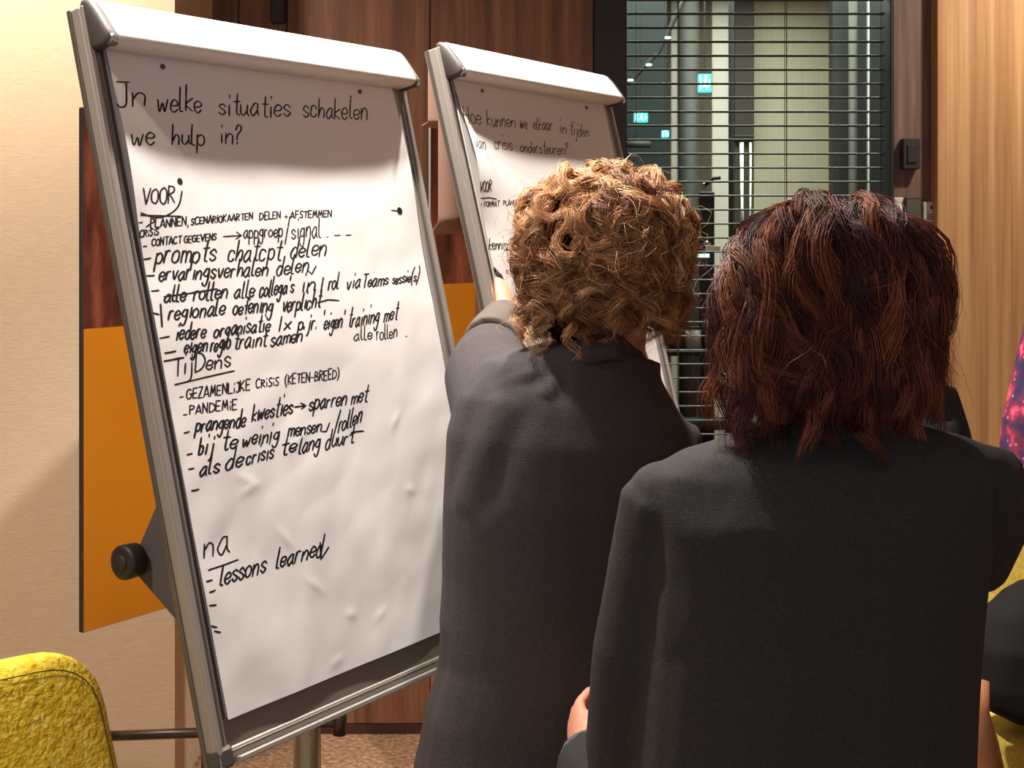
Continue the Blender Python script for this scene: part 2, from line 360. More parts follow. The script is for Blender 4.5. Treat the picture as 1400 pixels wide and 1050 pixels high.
MB().ball(P(963, 254, 5.88), .016).build('lock_knob', chrome, o, True)
MB().tube([P(963, 254, 5.87), P(975, 244, 5.87), P(985, 243, 5.87)], .008, 8).build('lever', blackm, o, True)
MB().bbox(tuple(P(953, 352, 5.85)), tuple(P(970, 347, 5.85)+Vector((0, .02, 0))), .001).build('name_label', signw, o)
MB().ball(P(966, 333, 5.86), .013).build('hook', chrome, o, True)
MB().bbox(tuple(P(966, 343, 5.86)), tuple(P(985, 336, 5.86)+Vector((0, .02, 0))), .001).build('label_plate', clampm, o)
sh = thing('low_cabinet', P(945, 700, 5.6), 'dark open shelf cabinet behind the blind between the two women', 'cabinet')
za, zb = 0.0, P(0, 480, 5.6).z; xa, xb = X(908, 5.6), X(1010, 5.6)
for z in (za+.02, .3, .55, .8, zb):
    MB().bbox((xa, 5.6, z-.02), (xb, 5.84, z), .003).build('shelf', cdark, sh)
for xx in (xa, xb-.02): MB().bbox((xx, 5.6, 0), (xx+.02, 5.84, zb), .003).build('side_panel', cdark, sh)
gi = 0
for px, py, h, m, lb in ((925, 480, .12, colm, 'olive canister on cabinet top behind the far woman\'s shoulder'), (948, 480, .09, clampm, 'white small canister in middle of the cabinet top'), (972, 480, .14, cteal, 'teal canister at right end of cabinet top')):
    p = P(px, py, 5.7); t = thing('canister', (p.x, 5.72, zb), lb, 'container')
    MB().tube([(p.x, 5.72, zb), (p.x, 5.72, zb+h*.9)], .035, 16).build('canister_body', m, t, True)
    MB().tube([(p.x, 5.72, zb+h*.9), (p.x, 5.72, zb+h)], [.037, .034], 16).build('lid', cdark, t)
# ceiling downlights of the room, the one above the chair is added
dl = None
for i, (x, y, lb) in enumerate(((-.385, 2.21, 'recessed round downlight above near flipchart'), (.085, 2.905, 'recessed round downlight above far flipchart'), (1.75, 3.55, 'recessed round downlight before oak wall'), (-1.45, 3.1, 'recessed round downlight before cream pillar'), (-1.15, 1.15, 'added round downlight to brighten yellow chair'))):
    o = thing('ceiling_downlight', (x, y, CEIL-.012), lb, 'lamp', 'ceiling downlights')
    m = MB(); n = 24
    m.add([(x+r*math.cos(2*PI*k/n), y+r*math.sin(2*PI*k/n), z) for r, z in ((.05, CEIL-.012), (.035, CEIL-.012), (.035, CEIL-.002), (.05, CEIL-.002)) for k in range(n)],
          [(j*n+k, j*n+(k+1) % n, ((j+1) % 4)*n+(k+1) % n, ((j+1) % 4)*n+k) for j in range(4) for k in range(n)])
    m.build('trim_ring', alu, o, True)
    MB().add([(x+.034*math.cos(2*PI*k/n), y+.034*math.sin(2*PI*k/n), CEIL-.003) for k in range(n)], [tuple(range(n-1, -1, -1))]).build('lamp_disc', lampe, o)

# ------------------------------------------------------------------ flipcharts
class Board:                                         # board plane: u to the right, v down, h towards the viewer
    def __init__(s, TL, psi, phi, W, H, k=0):
        s.k = k
        s.TL = Vector((TL[0], TL[2], CH+TL[1])); s.W = W; s.H = H
        s.r = Vector((math.cos(psi), math.sin(psi), 0)); s.away = Vector((-math.sin(psi), math.cos(psi), 0))
        s.up = Vector((0, 0, math.cos(phi)))+s.away*math.sin(phi); s.n = s.r.cross(s.up)
        if s.n.dot(s.away) > 0: s.n = -s.n
    def pt(s, u, v, h=0): return s.TL+s.r*(s.W/2+(u-s.W/2)*(1+s.k*(1-2*v/s.H)))-s.up*v+s.n*h
    def inv(s, px, py, h=0):
        d = Vector(((px-700)/F, 1, -(py-YH)/F)); o = Vector((0, 0, CH)); q = s.TL+s.n*h
        t = (q-o).dot(s.n)/d.dot(s.n); x = o+d*t-s.TL
        v = -x.dot(s.up); return (x.dot(s.r)-s.W/2)/(1+s.k*(1-2*v/s.H))+s.W/2, v
G = {}
def gl(ch, adv, *st): G[ch] = (adv, st)
for row in """a 5.4 4i2i0g0f1e2e4g 4i4f5e
b 5 1m1e 1e1h3i4g3e1e
c 5 4h3i1i0h0f1e3e4f
d 5 4h2i0g1e3e4g 4m4e
e 4.6 0g3g4h2i0h0f2e4f
f 4 4l3m2k2e 0i4i
g 5 4h2i0g1f3f4h 4i4e3b1b0c
h 5 0m0e 0f2i4h4e
i 2.4 1i1e 1m1l
j 3.2 2i2d1b0b 2l2k
k 4.6 0m0e 4i0g4e
l 2.4 0m0f1e2e
m 6.6 0i0e 0g1i3h3e 3g4i6h6e
n 5 0i0e 0g2i4h4e
o 5 2i0h0f2e4f4h2i
p 5 0i0b 0h2i4h4f2e0f
r 4 0i0e 0g1i3i
s 4.4 4h2i0h2g4f2e0f
t 4 2m2f3e4e 0j4j
u 5 0i0f2e4g 4i4f5e
v 4.8 0i2e4i
w 7 0i1e3h4e6i
x 4.6 !0i4e !4i0e
y 5 0i1f3f4i 4i3b0b
z 4.8 !0i4i0e4e
A 6.6 !0e3m6e !1g5g
B 5.8 !0e0m 0m4l4j0i 0i5h5f0e
C 6 5l3m0k0g2e5f
D 6.6 !0e0m 0m4l6i4f0e
E 5.6 !5m0m0e5e !0i4i
F 5.4 !5m0m0e !0i4i
G 6.4 5l3m0k0g2e5f5i !3i6i
H 6 !0e0m !5e5m !0i5i
I 1.6 !0e0m
J 4.2 !0m4m 3m3f1e0f
K 5.8 !0e0m !5m0i5e
L 5.2 !0m0e5e
M 7 !0e1m3g5m6e
N 6 !0e0m5e5m
O 6 3m0k0g3e5g5k3m
P 5.6 !0e0m 0m4l4j0i
R 5.8 !0e0m 0m4l4j0i !1i5e
S 5.6 5l3m1l1j4h4f2e0f
T 6 !0m6m !3m3e
U 6 0m0f2e5f5m
V 6.4 !0m3e6m
X 5.6 !0m5e !5m0e
Z 5.8 !0m5m0e5e
J 4.2 !0m4m 3m3f1e0f
1 2 !0e0m
- 5 !0h4h
+ 5.6 !0h4h !2j2f
, 2 1e0c
. 2 0f0e
/ 5 !0c4n
( 3 2n0k0g2c
) 3 0n2k2g0c
' 2 !0m0k
? 5 0k1m3m3k1i1g 1f1e
^ 3 !0e1h2e""".split('\n'):
    q = row.split(' '); gl(q[0], float(q[1]), *q[2:])
def glyph_strokes(text, x0, y0, x1, y1, h, slant=0):
    adv = sum(3.5 if c == ' ' else G[c][0]+.9 for c in text)-2.0
    L_ = math.hypot(x1-x0, y1-y0)*.97-.5; sx = L_/adv; q_ = math.hypot(x1-x0, y1-y0); dx, dy = (x1-x0)/q_, (y1-y0)/q_; sy = h/8; out = []; x = 0
    for c in text:
        if c == ' ': x += 3.5; continue
        a, st = G[c]; jx = random.uniform(-.25, .25); jy = random.uniform(-.35, .35); js = random.uniform(.9, 1.1)
        for s_ in st:
            straight = s_[0] == '!'; s_ = s_.lstrip('!')
            pts = [(float(s_[i])+random.uniform(-.14, .14)+jx, (ord(s_[i+1])-101)*js+jy+random.uniform(-.15, .15)) for i in range(0, len(s_), 2)]
            pts = [((x+p[0]+p[1]*.05)*sx, p[1]*sy) for p in pts]
            if not straight: pts = [p[:2] for p in spline([(a_, b_, 0) for a_, b_ in pts], 5)] if len(pts) > 2 else pts
            pts = [(x0+dx*p[0]+slant*p[1], y0+dy*p[0]-p[1]) for p in pts]
            out += [[p, q] for p, q in zip(pts[:-1], pts[1:])] if straight else [pts]
        x += a+.9
    return out
def gridded(f, u0=.0305, u1=.662, v0=.045, v1=.984, nu=130, nv=190):
    Z = [[f(u0+(u1-u0)*i/nu, v0+(v1-v0)*j/nv) for i in range(nu+1)] for j in range(nv+1)]
    def g(u, v):
        a = (u-u0)/(u1-u0)*nu; b = (v-v0)/(v1-v0)*nv; i = min(max(int(a), 0), nu-1); j = min(max(int(b), 0), nv-1); a = min(max(a-i, 0), 1); b = min(max(b-j, 0), 1)
        return Z[j][i]*(1-a)*(1-b)+Z[j][i+1]*a*(1-b)+Z[j+1][i]*(1-a)*b+Z[j+1][i+1]*a*b
    return g
def make_pad(B, u0, u1, v0, v1, hfun, name, label, group=None):
    nu, nv = 130, 190; V = []; Fc = []
    for j in range(nv+1):
        for i in range(nu+1):
            u = u0+(u1-u0)*i/nu; v = v0+(v1-v0)*j/nv; V.append(B.pt(u, v, hfun(u, v)))
    for j in range(nv):
        for i in range(nu):
            a = j*(nu+1)+i; Fc.append((a+nu+1, a+nu+2, a+1, a))
    root = thing(name, B.pt((u0+u1)/2, v1, .005), label, 'paper', group)
    meshobj('sheet', V, Fc, paper, root, True)
    MB().box((u0+.002, v0, .0015), (u1-.002, v1-.004, .0035), lambda a, b, c: B.pt(a, b, c)).build('pad_backing', boardm, root)
    return root
def write(B, root, name, strokes, width, hfun, m=None):
    """strokes: pixel polylines laid on the real sheet as thin ink ribbons"""
    V = []; Fc = []
    for st in strokes:
        pts = [B.inv(x, y, .006) for x, y in st]
        q = [pts[0]]
        for p in pts[1:]:                                    # subdivide long pieces so that they follow the sheet
            d = math.dist(q[-1], p); n = max(1, int(d/.003)); a = q[-1]
            for k in range(1, n+1): q.append((a[0]+(p[0]-a[0])*k/n, a[1]+(p[1]-a[1])*k/n))
        if len(q) < 2: continue
        n0 = len(V); hw = width/2
        def cap(p, dx, dy, s_): return (p[0]+dx*s_, p[1]+dy*s_)
        for i, p in enumerate(q):
            a = q[max(i-1, 0)]; b = q[min(i+1, len(q)-1)]; dx, dy = b[0]-a[0], b[1]-a[1]; l = math.hypot(dx, dy) or 1; dx /= l; dy /= l
            e = -hw*.6 if i == 0 else (hw*.6 if i == len(q)-1 else 0); ww = hw*(.75 if i in (0, len(q)-1) else random.uniform(.88, 1.1))
            for sgn in (1, -1):
                u = p[0]+dx*e-dy*ww*1.5*sgn; v = p[1]+dy*e+dx*ww*sgn
                V.append(B.pt(u, v, hfun(u, v)+.00014))
            if i: k = n0+2*i; Fc.append((k-2, k-1, k+1, k))
    return meshobj(name, V, Fc, m or ink, root)
def disc(B, px, py, r, hfun, n=14):
    u, v = B.inv(px, py, .006); r = r/F*B.pt(u, v).y
    ring = [(u+r*math.cos(2*PI*k/n), v+r*math.sin(2*PI*k/n)*1.0) for k in range(n)]
    return [B.pt(a, b, hfun(a, b)+.0002) for a, b in ring]

traym = mat('tray_grey', (128, 116, 106), .45)
def flipchart(B, label, cu=0):
    W, H = B.W, B.H; T = lambda a, b, c: B.pt(a, b, c)
    base = B.pt(W/2+cu, .6*H)+B.away*.15; base.z = 0
    root = thing('flipchart', base, label, 'flipchart')
    MB().bbox((.03, .03, -.012), (W-.03, H-.03, .0012), .002, T).build('board_panel', boardm, root)
    # aluminium rails: a stepped extrusion with raised lips
    def rail(name, u0, u1):
        o = MB().bbox((u0, .0, -.024), (u1, H-.0, .004), .002, T).build(name, alu, root)
        s_ = 1 if u0 < W/2 else -1; e = u0 if s_ > 0 else u1
        MB().bbox((min(e+s_*.001, e+s_*.010), .0, .003), (max(e+s_*.001, e+s_*.010), H, .010), .001, T).build('rail_lip', alu, o)
        MB().bbox((min(e+s_*.014, e+s_*.018), .0, .003), (max(e+s_*.014, e+s_*.018), H, .007), .0008, T).build('rail_groove', alud, o)
        MB().bbox((min(e-s_*.0005, e-s_*.0025), .0, -.020), (max(e-s_*.0005, e-s_*.0025), H, -.012), .0006, T).build('side_groove', alud, o)
    rail('side_rail', 0, .024); rail('side_rail', W-.030, W)
    lo = MB().box((.024, H-.058, .0010), (W-.03, H-.022, .0022), T).build('tray_strip', traym, root)
    MB().box((.022, .03, .0010), (.0305, H-.02, .0020), T).build('painted_gap_shadow', greyp, root)  # grey strip painted as the shadow in the gap beside the paper
    MB().bbox((.024, H-.022, -.024), (W-.030, H, .004), .002, T).build('bottom_rail', alu, root)
    MB().bbox((.034, H-.008, .003), (W-.034, H-.001, .014), .001, T).build('rail_lip', alu, lo)
    MB().bbox((.026, H-.018, .003), (W-.032, H-.014, .007), .001, T).build('rail_groove', alud, lo)
    for u in (0, W-.028): MB().bbox((u-.001, H-.026, -.025), (u+.028, H+.001, .011), .004, T).build('corner_cap', greyp, root)
    MB().bbox((.034, 0, -.024), (W-.034, .03, .004), .002, T).build('top_rail', alu, root)
    # clamp bar: rounded profile along u
    prof = [(-.010, .003), (-.011, .010), (-.009, .015), (-.004, .0195), (.006, .0255), (.018, .0315), (.030, .037), (.042, .0425), (.050, .0455), (.056, .0455), (.060, .042), (.0615, .036), (.0615, .006)]
    rings = []
    for u in (.022, .026, W-.016, W-.012):
        s_ = .94 if u in (.022, W-.012) else 1
        rings.append([B.pt(u, .026+(a-.026)*s_, .012+(b-.012)*s_) for a, b in prof])
    cb = MB().loft(rings).build('clamp_bar', clampm, root, True)
    for u0, u1 in ((.004, .023), (W-.014, W-.002)):
        rings = []
        for u in (u0, u0+.003, u1-.003, u1):
            s_ = .86 if u in (u0, u1) else 1.02
            rings.append([B.pt(u, .028+(a-.026)*s_, .008+(b-.008)*s_) for a, b in prof])
        cap = MB().loft(rings).build('clamp_end_cap', greyp, root, True)
        MB().bbox((u0+.003, .050, .036), (u1-.003, .068, .048), .003, T).build('catch', alud, cap)
    for u in (.13, .57): MB().tube([B.pt(u, .075, .0005), B.pt(u, .075, .009)], .004, 10).build('hanging_pin', greyp, root)
    # tilt head, bracket, column, castor base
    back = B.away
    hub = B.pt(W/2, .5*H)+back*.10; col = Vector((base.x, base.y, 0))
    MB().tube([(base.x, base.y, .06), (base.x, base.y, 1.02)], .0235, 24).build('column', beigem, root, True)
    MB().tube([(base.x, base.y, .95), (base.x, base.y, 1.30)], .018, 20).build('inner_column', alu, root, True)
    MB().tube([(base.x, base.y, .97), (base.x, base.y, 1.03)], .028, 24).build('column_collar', greyp, root, True)
    kn = MB().tube([(base.x+.02, base.y-.005, .775), (base.x+.058, base.y-.012, .775)], .008, 10).build('height_knob', steel, root, True)
    MB().tube([(base.x+.056, base.y-.012, .757), (base.x+.058, base.y-.012, .793)], [.011, .011], 12).build('knob_cap', steel, kn, True)
    ax = Vector((base.x, base.y, 1.27))
    MB().tube([ax-B.r*.2, ax+B.r*.2], .012, 12).build('tilt_axle', steel, root, True)
    for s_ in (-.12, .12):
        q = ax+B.r*s_; uu, vv = (q-B.TL).dot(B.r), -(q-B.TL).dot(B.up)
        MB().tube([q-B.n*.012, B.pt(uu, vv, -.012)], [(.012, .006), (.012, .006)], 8).build('board_bracket', steel, root)
    MB().tube([Vector((base.x, base.y, 1.0))-B.r*.03+back*.03, B.pt(W/2-.05, H-.02, -.02)+Vector((0,0,-.0))], .008, 8).build('stay_rod', steel, root, True)
    MB().tube([(base.x, base.y, .05), (base.x, base.y, .12)], .035, 20).build('hub', greyp, root, True)
    for k in range(5):
        a = 2*PI*k/5+.3; d = Vector((math.cos(a), math.sin(a), 0)); b0 = Vector((base.x, base.y, .085))
        lg = MB().tube([b0+d*.02, b0+d*.32+Vector((0, 0, -.02))], [(.014, .022), (.010, .016)], 10).build('leg', alu, root, True)
        c = b0+d*.31; c.z = .026; s_ = Vector((-d.y, d.x, 0))
        MB().tube([c-s_*.012, c+s_*.012], .026, 14).build('castor', darkp, lg, True)
    return root

B1 = Board((-.599, .304, 1.932), .990, .246, .70, 1.04, .022)
B2 = Board((-.145, .338, 2.633), 1.039, .244, .70, 1.04, .015)
fc1 = flipchart(B1, 'near large flipchart with aluminium frame and white clamp bar', .115)
fc2 = flipchart(B2, 'far flipchart partly hidden behind the curly-haired woman')
# near flipchart: side tilt plate, big knob, extension arm
kc = P(170, 769, 2.00)
plate = MB(); pr = B1.r
cpt = kc+pr*.045
A0, A1, A2, A3 = P(221, 662, 1.985), P(247, 856, 1.985), P(186, 784, 2.03), P(190, 748, 2.03)
def along(p): return p+pr*((cpt-p).dot(pr))
tri = [P(224, 668, 2.03), P(190, 748, 2.02), P(186, 784, 2.02), P(250, 858, 1.99), P(262, 760, 2.0)]
plate.loft([[p for p in tri], [p+pr*.012 for p in tri]]).build('tilt_plate', greyp, fc1)
kd = -pr
knb = MB().tube([kc+pr*.022, kc, kc+kd*.004, kc+kd*.006], [.0245, .0255, .0245, .019], 28).build('tilt_knob', blackm, fc1, True)
MB().tube([kc+kd*.005, kc+kd*.008], [.012, .011], 20).build('knob_cap', darkp, knb, True)
MB().tube([kc+pr*.03, kc+pr*.38], .009, 12).build('tilt_axle', steel, fc1, True)
ra, rb = P(268, 1002, 2.09), P(60, 1009.5, 2.06)
MB().tube([ra+(ra-rb).normalized()*.12, ra, rb], .0075, 14).build('extension_arm', steel, fc1, True)

def h1(u, v):
    s_ = abs(2*(u-.03)/.632-1)
    h = .0060+.0085*s_**5*math.exp(-((v-.20)/.11)**2)
    if v > .12:
        k = min(1, (v-.12)/.3)
        h += k*(.0020*noise.noise(Vector((u*9+2, v*7, 1)))+.0007*noise.noise(Vector((u*21+v*9, v*17, 5)))+.0009*abs(noise.noise(Vector((u*11+v*8, v*6-u*5, 9)))))
    h += .0009*math.exp(-((v-.088)/.0045)**2)
    for cu, cv, a, ln in CR:
        dx, dy = u-cu, v-cv; p = dx*math.cos(a)+dy*math.sin(a); q = -dx*math.sin(a)+dy*math.cos(a)
        if abs(p) < ln*2.2 and abs(q) < .03: h += .0010*math.exp(-(p/ln)**2)*math.exp(-abs(q)/.005)
    return max(h, .004)
CR = []
for px, py, a, ln in ((335, 655, .5, .018), (342, 668, -.3, .02), (390, 735, .9, .02), (410, 600, -.5, .03), (540, 575, -.7, .02), (560, 670, .1, .012), (480, 840, .2, .012), (460, 905, -.2, .014), (520, 840, -.4, .015), (430, 800, .7, .02)):
    uv = B1.inv(px, py, .006); CR.append((uv[0], uv[1], a, ln))
h1 = gridded(h1)
pad1 = make_pad(B1, .0305, .662, .045, .984, h1, 'paper_pad', 'paper pad on near flipchart headed In welke situaties schakelen we hulp in')
def W1(name, words, width, extra=()):
    for wd in words: write(B1, pad1, 'handwritten_word', glyph_strokes(*wd, slant=.16 if width == Wm else 0), width, h1)
    for e in extra: write(B1, pad1, 'pen_stroke', [list(e)], width, h1)
def dash(x0, y0, x1, y1): return [(x0, y0), ((x0+x1)/2, (y0+y1)/2+.3), (x1, y1)]
Wd = .0020; Wt = .0023; Wm = .0026
W1('handwritten_title', [('Jn', 156, 147, 198, 146, 34), ('welke', 214, 152, 277, 153, 34), ('situaties', 299, 157, 399, 160, 30), ('schakelen', 415, 160, 504, 164, 29),
   ('we', 175, 200, 209, 200, 34), ('hulp', 234, 197, 280, 199, 28), ('in?', 301, 196, 332, 199, 27)], Wt)
W1('handwritten_line', [('VOOR', 192, 281, 239, 278, 22)], Wt, [[(190, 295), (247, 296)]])
write(B1, pad1, 'handwritten_line', [[p[:2] for p in spline([(248, 262, 0), (243, 282, 0), (229, 294, 0), (211, 298, 0), (190, 292, 0)], 5)]], Wt, h1)
W1('handwritten_line', [('^', 198, 311, 206, 311, 10), ('PLANNEN,', 204, 312, 259, 308, 12), ('SCENARIOKAARTEN', 261, 307.5, 348, 299.5, 9.5), ('DELEN', 355, 301, 384, 298, 10), ('+', 389, 299, 394, 299, 9), ('AFSTEMMEN', 397, 298.5, 455, 296, 9)], Wd, [dash(188, 305, 193, 304.5)])
W1('handwritten_line', [('CRiSiS', 190, 325, 217, 321, 9)], Wd)
W1('handwritten_line', [('CONTACT', 207, 336.5, 249, 332, 10), ('GEGEVENS', 252, 332, 297, 328, 9), ('appgroep', 333, 326, 388, 323, 22), ('/signal', 390, 326, 440, 324, 26)], Wd, [dash(195, 337, 200, 336.5), [(305, 323.5), (330, 322)], [(323, 317), (330, 322), (322, 327)], [(447, 324), (448.5, 324)], dash(457, 322, 465, 321.5), dash(473, 321.5, 480, 321)])
W1('handwritten_line', [('prompts', 212, 360, 295, 357, 30), ('chatcpt', 311, 357, 385, 356, 30), ('delen', 397, 353, 446, 349, 28)], Wm, [dash(196, 354.5, 206, 353)])
W1('handwritten_line', [('ervaringsverhalen', 217, 384, 370, 376, 24), ('delen', 378, 376, 422, 371, 24)], Wm, [dash(201, 377, 211, 376.5), [(422, 371), (426, 375), (432, 364)]])
W1('handwritten_line', [('alle', 224, 413, 254, 411, 22), ('rollen', 264, 411, 311, 407, 24), ('alle', 320, 408, 347, 406, 24), ("collega's", 355, 406, 402, 400, 24), ('in', 411, 399, 429, 397, 23), ('1', 437, 400, 440, 400, 20), ('rol', 448, 397, 462, 395, 24), ('via', 473, 396, 492, 393, 22), ('Teams', 495, 393, 531, 389, 19), ('sessie(s)', 536, 389, 573, 384, 17)], Wm, [dash(207, 398, 217, 397), [(224, 406), (260, 401), (297, 395)]])
W1('handwritten_line', [('regionale', 230, 437, 308, 431, 25), ('oefening', 317, 431, 374, 426, 24), ('verplicht', 386, 427, 438, 420, 25)], Wm, [dash(209, 428, 217, 430), [(219, 416), (221, 447)], [(434, 414), (448, 410), (463, 411)]])
W1('handwritten_line', [('iedere', 240, 465, 281, 461, 24), ('organisatie', 292, 461, 370, 452, 23), ('1x', 381, 453, 396, 450, 20), ('p.jr.', 407, 451, 433, 450, 22), ("'eigen'", 439, 451, 470, 447, 24), ('training', 475, 448, 518, 440, 24), ('met', 524, 440, 542, 437, 23)], Wm, [dash(218, 462.5, 231, 460)])
W1('handwritten_line', [('alle', 484, 466, 509, 463, 18), ('rollen', 514, 465, 543, 461, 20)], Wd, [[(554, 460), (556, 460)]])
W1('handwritten_line', [('eigen', 251, 484, 283, 480, 24), ('regio', 287, 481, 314, 477, 24), ('traint', 319, 477.5, 364, 473.5, 24), ('samen', 369, 474, 413, 466, 24)], Wm, [dash(225, 483, 240, 480), [(224, 494), (251, 489)]])
W1('handwritten_line', [('TijDens', 237, 514, 316, 501, 26)], Wt, [[(239, 526), (280, 516), (320, 507)]])
W1('handwritten_line', [('GEZAMENLiJKE', 256, 546, 344, 533, 14), ('CRiSiS', 350, 531, 382, 526, 12), ('(KETEN-BREED)', 390, 526, 466, 517, 13)], Wd, [dash(246, 543, 251, 542)])
W1('handwritten_line', [('PANDEMiE', 260, 566, 325, 559.5, 13)], Wd, [dash(251, 567, 256, 566.5)])
W1('handwritten_line', [('prangende', 267, 591, 336, 583, 24), ('kwesties', 343, 577, 401, 564, 26), ('sparren', 422, 561, 475, 553, 24), ('met', 480, 553, 502, 548.5, 24)], Wm, [dash(252, 592, 259, 590), [(403, 556.5), (418, 554.5)], [(411, 551), (418, 554.5), (412, 559)]])
W1('handwritten_line', [('bij', 269, 623, 290, 619, 26), ('te', 301, 617, 322, 613, 26), ('weinig', 330, 611, 382, 601, 24), ('mensen', 393, 598, 440, 590, 22), ('/rollen', 456, 594, 495, 576, 27)], Wm, [dash(256, 621.5, 263, 620), [(440, 590), (446, 590), (451, 578)]])
W1('handwritten_line', [('als', 273, 650, 298, 646, 26), ('de', 307, 644, 330, 637, 26), ('crisis', 336, 636, 374, 626, 24), ('te', 384, 622.5, 403, 618, 24), ('lang', 408, 620, 437, 613, 24), ('duurt', 444, 614, 484, 605, 24)], Wm, [dash(258, 641.5, 265, 640), [(479, 595), (487, 590), (498, 589)]])
W1('handwritten_line', [], Wm, [dash(262, 671, 272, 669)])
W1('handwritten_line', [('na', 280, 763, 313, 756, 44)], Wt, [[(285, 779.5), (305, 773), (326, 765)]])
W1('handwritten_line', [('lessons', 301, 800, 364, 782, 30), ('learned', 378, 776, 440, 759, 28)], Wm, [[(437, 742), (438, 765), (449, 748)]])
W1('handwritten_line', [], Wm, [dash(282, 795, 290, 793), dash(286, 810, 294, 807), dash(286, 828, 295, 827), dash(289, 856, 296, 857.5), dash(293, 863, 301, 864.5)])
for x, y, r in ((245, 248.5, 5), (545, 289, 5.5), (190, 70, 4), (216, 72, 4), (260, 78, 4), (435, 98, 3), (472, 103, 3), (489, 105, 3)):
    d = disc(B1, x, y, r, h1); meshobj('ink_dot', d, [tuple(range(len(d)))], ink, pad1)
write(B1, pad1, 'ink_arrow', [[(534, 288), (545, 289)]], Wd, h1)

def h2(u, v):
    s_ = max(0, 1-2*(u-.03)/.632); h = .006+.016*s_**2.5*math.exp(-((v-.22)/.10)**2)
    if v > .12: h += min(1, (v-.12)/.2)*(.0016*noise.noise(Vector((u*8+7, v*7, 3)))+.0006*noise.noise(Vector((u*20, v*18, 6))))
    h += .0009*math.exp(-((v-.095)/.0045)**2)
    return max(h, .004)
h2 = gridded(h2)
pad2 = make_pad(B2, .0305, .662, .045, .984, h2, 'paper_pad', 'paper pad on far flipchart headed Hoe kunnen we elkaar in tijden')
def W2(words, width, extra=(), name='handwritten_line'):
    for wd in words: write(B2, pad2, 'handwritten_word', glyph_strokes(*wd), width, h2)
    for e in extra: write(B2, pad2, 'pen_stroke', [list(e)], width, h2)
W2([('Hoe', 629, 169, 655, 172, 26), ('kunnen', 664, 173, 705, 175, 21), ('we', 711, 175, 721, 177, 20), ('elkaar', 729, 176, 756, 179, 18), ('in', 765, 181, 774, 183, 18), ('tijden', 780, 184, 806, 188, 18),
    ('van', 641, 205, 659, 206, 20), ('crisis', 673, 205, 700, 206, 20), ('ondersteuren?', 711, 208, 779, 212, 17)], .0021)
W2([('VOOR', 649, 265, 668, 263, 15)], .0024, [[(652, 273), (665, 271.5), (676, 273)]])
W2([('FORMAT', 658, 284, 681, 283, 7.5), ('PLANNEN', 686, 282, 712, 280, 7)], .0018, [[(654, 279), (654, 284)]])
W2([('kennisplatform', 668, 342, 728, 342, 17)], .0022)
W2([('leer', 711, 380, 728, 379, 13), ("o''", 691, 374, 700, 373, 10)], .0018, [[(704, 366), (712, 362), (722, 364)]])
for x, y, r in ((652, 110.5, 2.6), (675, 113.5, 2.6), (765, 127.5, 2.4), (785, 130.5, 2.4), (795, 131.5, 2.4), (815, 134, 2.2)):
    d = disc(B2, x, y, r, h2); meshobj('ink_dot', d, [tuple(range(len(d)))], ink, pad2)
# sheets flipped over the top of the far flipchart hang down behind it
def flipped(px0, px1, y0, y1, D, curl, label):
    a, b = P(px0, y0, D), P(px1, y1, D); r = B2.r; V = []; Fc = []; nu, nv = 8, 30; wid = .58
    for j in range(nv+1):
        t = j/nv
        for i in range(nu+1):
            s_ = i/nu; p = a+r*(s_*wid)+Vector((0, 0, (b.z-a.z)*t))
            p += B2.away*(curl*math.sin(t*PI*.9)+.01*math.cos(s_*PI*3))
            if t > .93: p += B2.away*((t-.93)*.25)
            V.append(p)
    for j in range(nv):
        for i in range(nu): k = j*(nu+1)+i; Fc.append((k, k+1, k+nu+2, k+nu+1))
    o = meshobj('flipped_sheet', V, Fc, papershade, pad2, True); o['label'] = label
    s = o.modifiers.new('t', 'SOLIDIFY'); s.thickness = .0012; return o
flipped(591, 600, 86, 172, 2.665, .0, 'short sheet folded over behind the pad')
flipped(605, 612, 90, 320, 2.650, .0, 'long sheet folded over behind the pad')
MB().tube([P(587.5, 80, 2.72), P(587.5, 600, 2.72)], .0022, 8).build('rear_cord', alu, fc2)

# ------------------------------------------------------------------ printed display boards
def display(px0, py_top, py_split, py_bot, D, wid, psi, label):
    p0 = P(px0, py_top, D); r = Vector((math.cos(psi), math.sin(psi), 0)); n = Vector((math.sin(psi), -math.cos(psi), 0))
    zt, zm, zb = p0.z, P(px0, py_split, D).z, P(px0, py_bot, D).z
    o_ = Vector((p0.x, p0.y, 0)); T = lambda a, b, c: o_+r*a+n*b+Vector((0, 0, c))
    mid = T(wid*.6, -.06, 0)
    root = thing('display_board', mid, label, 'board')
    MB().bbox((0, -.014, zb), (wid, 0, zt), .002, T).build('backing', darkp, root)
    MB().box((.002, .0, zm), (wid-.002, .002, zt-.002), T).build('photo_print', printm, root)
    MB().box((.002, .0, zb+.002), (wid-.002, .002, zm), T).build('yellow_print', printy, root)
    MB().tube([mid+Vector((0, 0, .02)), Vector((mid.x, mid.y, zt-.2))], .014, 12).build('stand_pole', steel, root, True)
    MB().box((wid*.6-.03, -.062, zm), (wid*.6+.03, -.012, zm+.08), T).build('bracket', steel, root)
    m = MB(); n_ = 28
    m.loft([[mid+Vector((.17*s_*math.cos(2*PI*k/n_), .17*s_*math.sin(2*PI*k/n_), z)) for k in range(n_)] for s_, z in ((1, .001), (1, .012), (.9, .02))])
    m.build('stand_base', steel, root)
display(113, 146, 450, 866, 3.0, .70, .98, 'near display board, brown photo over yellow, left of near flipchart')
display(588, 165, 389, 700, 3.75, .17, .80, 'narrow display board, brown over yellow, glimpsed between both flipcharts')

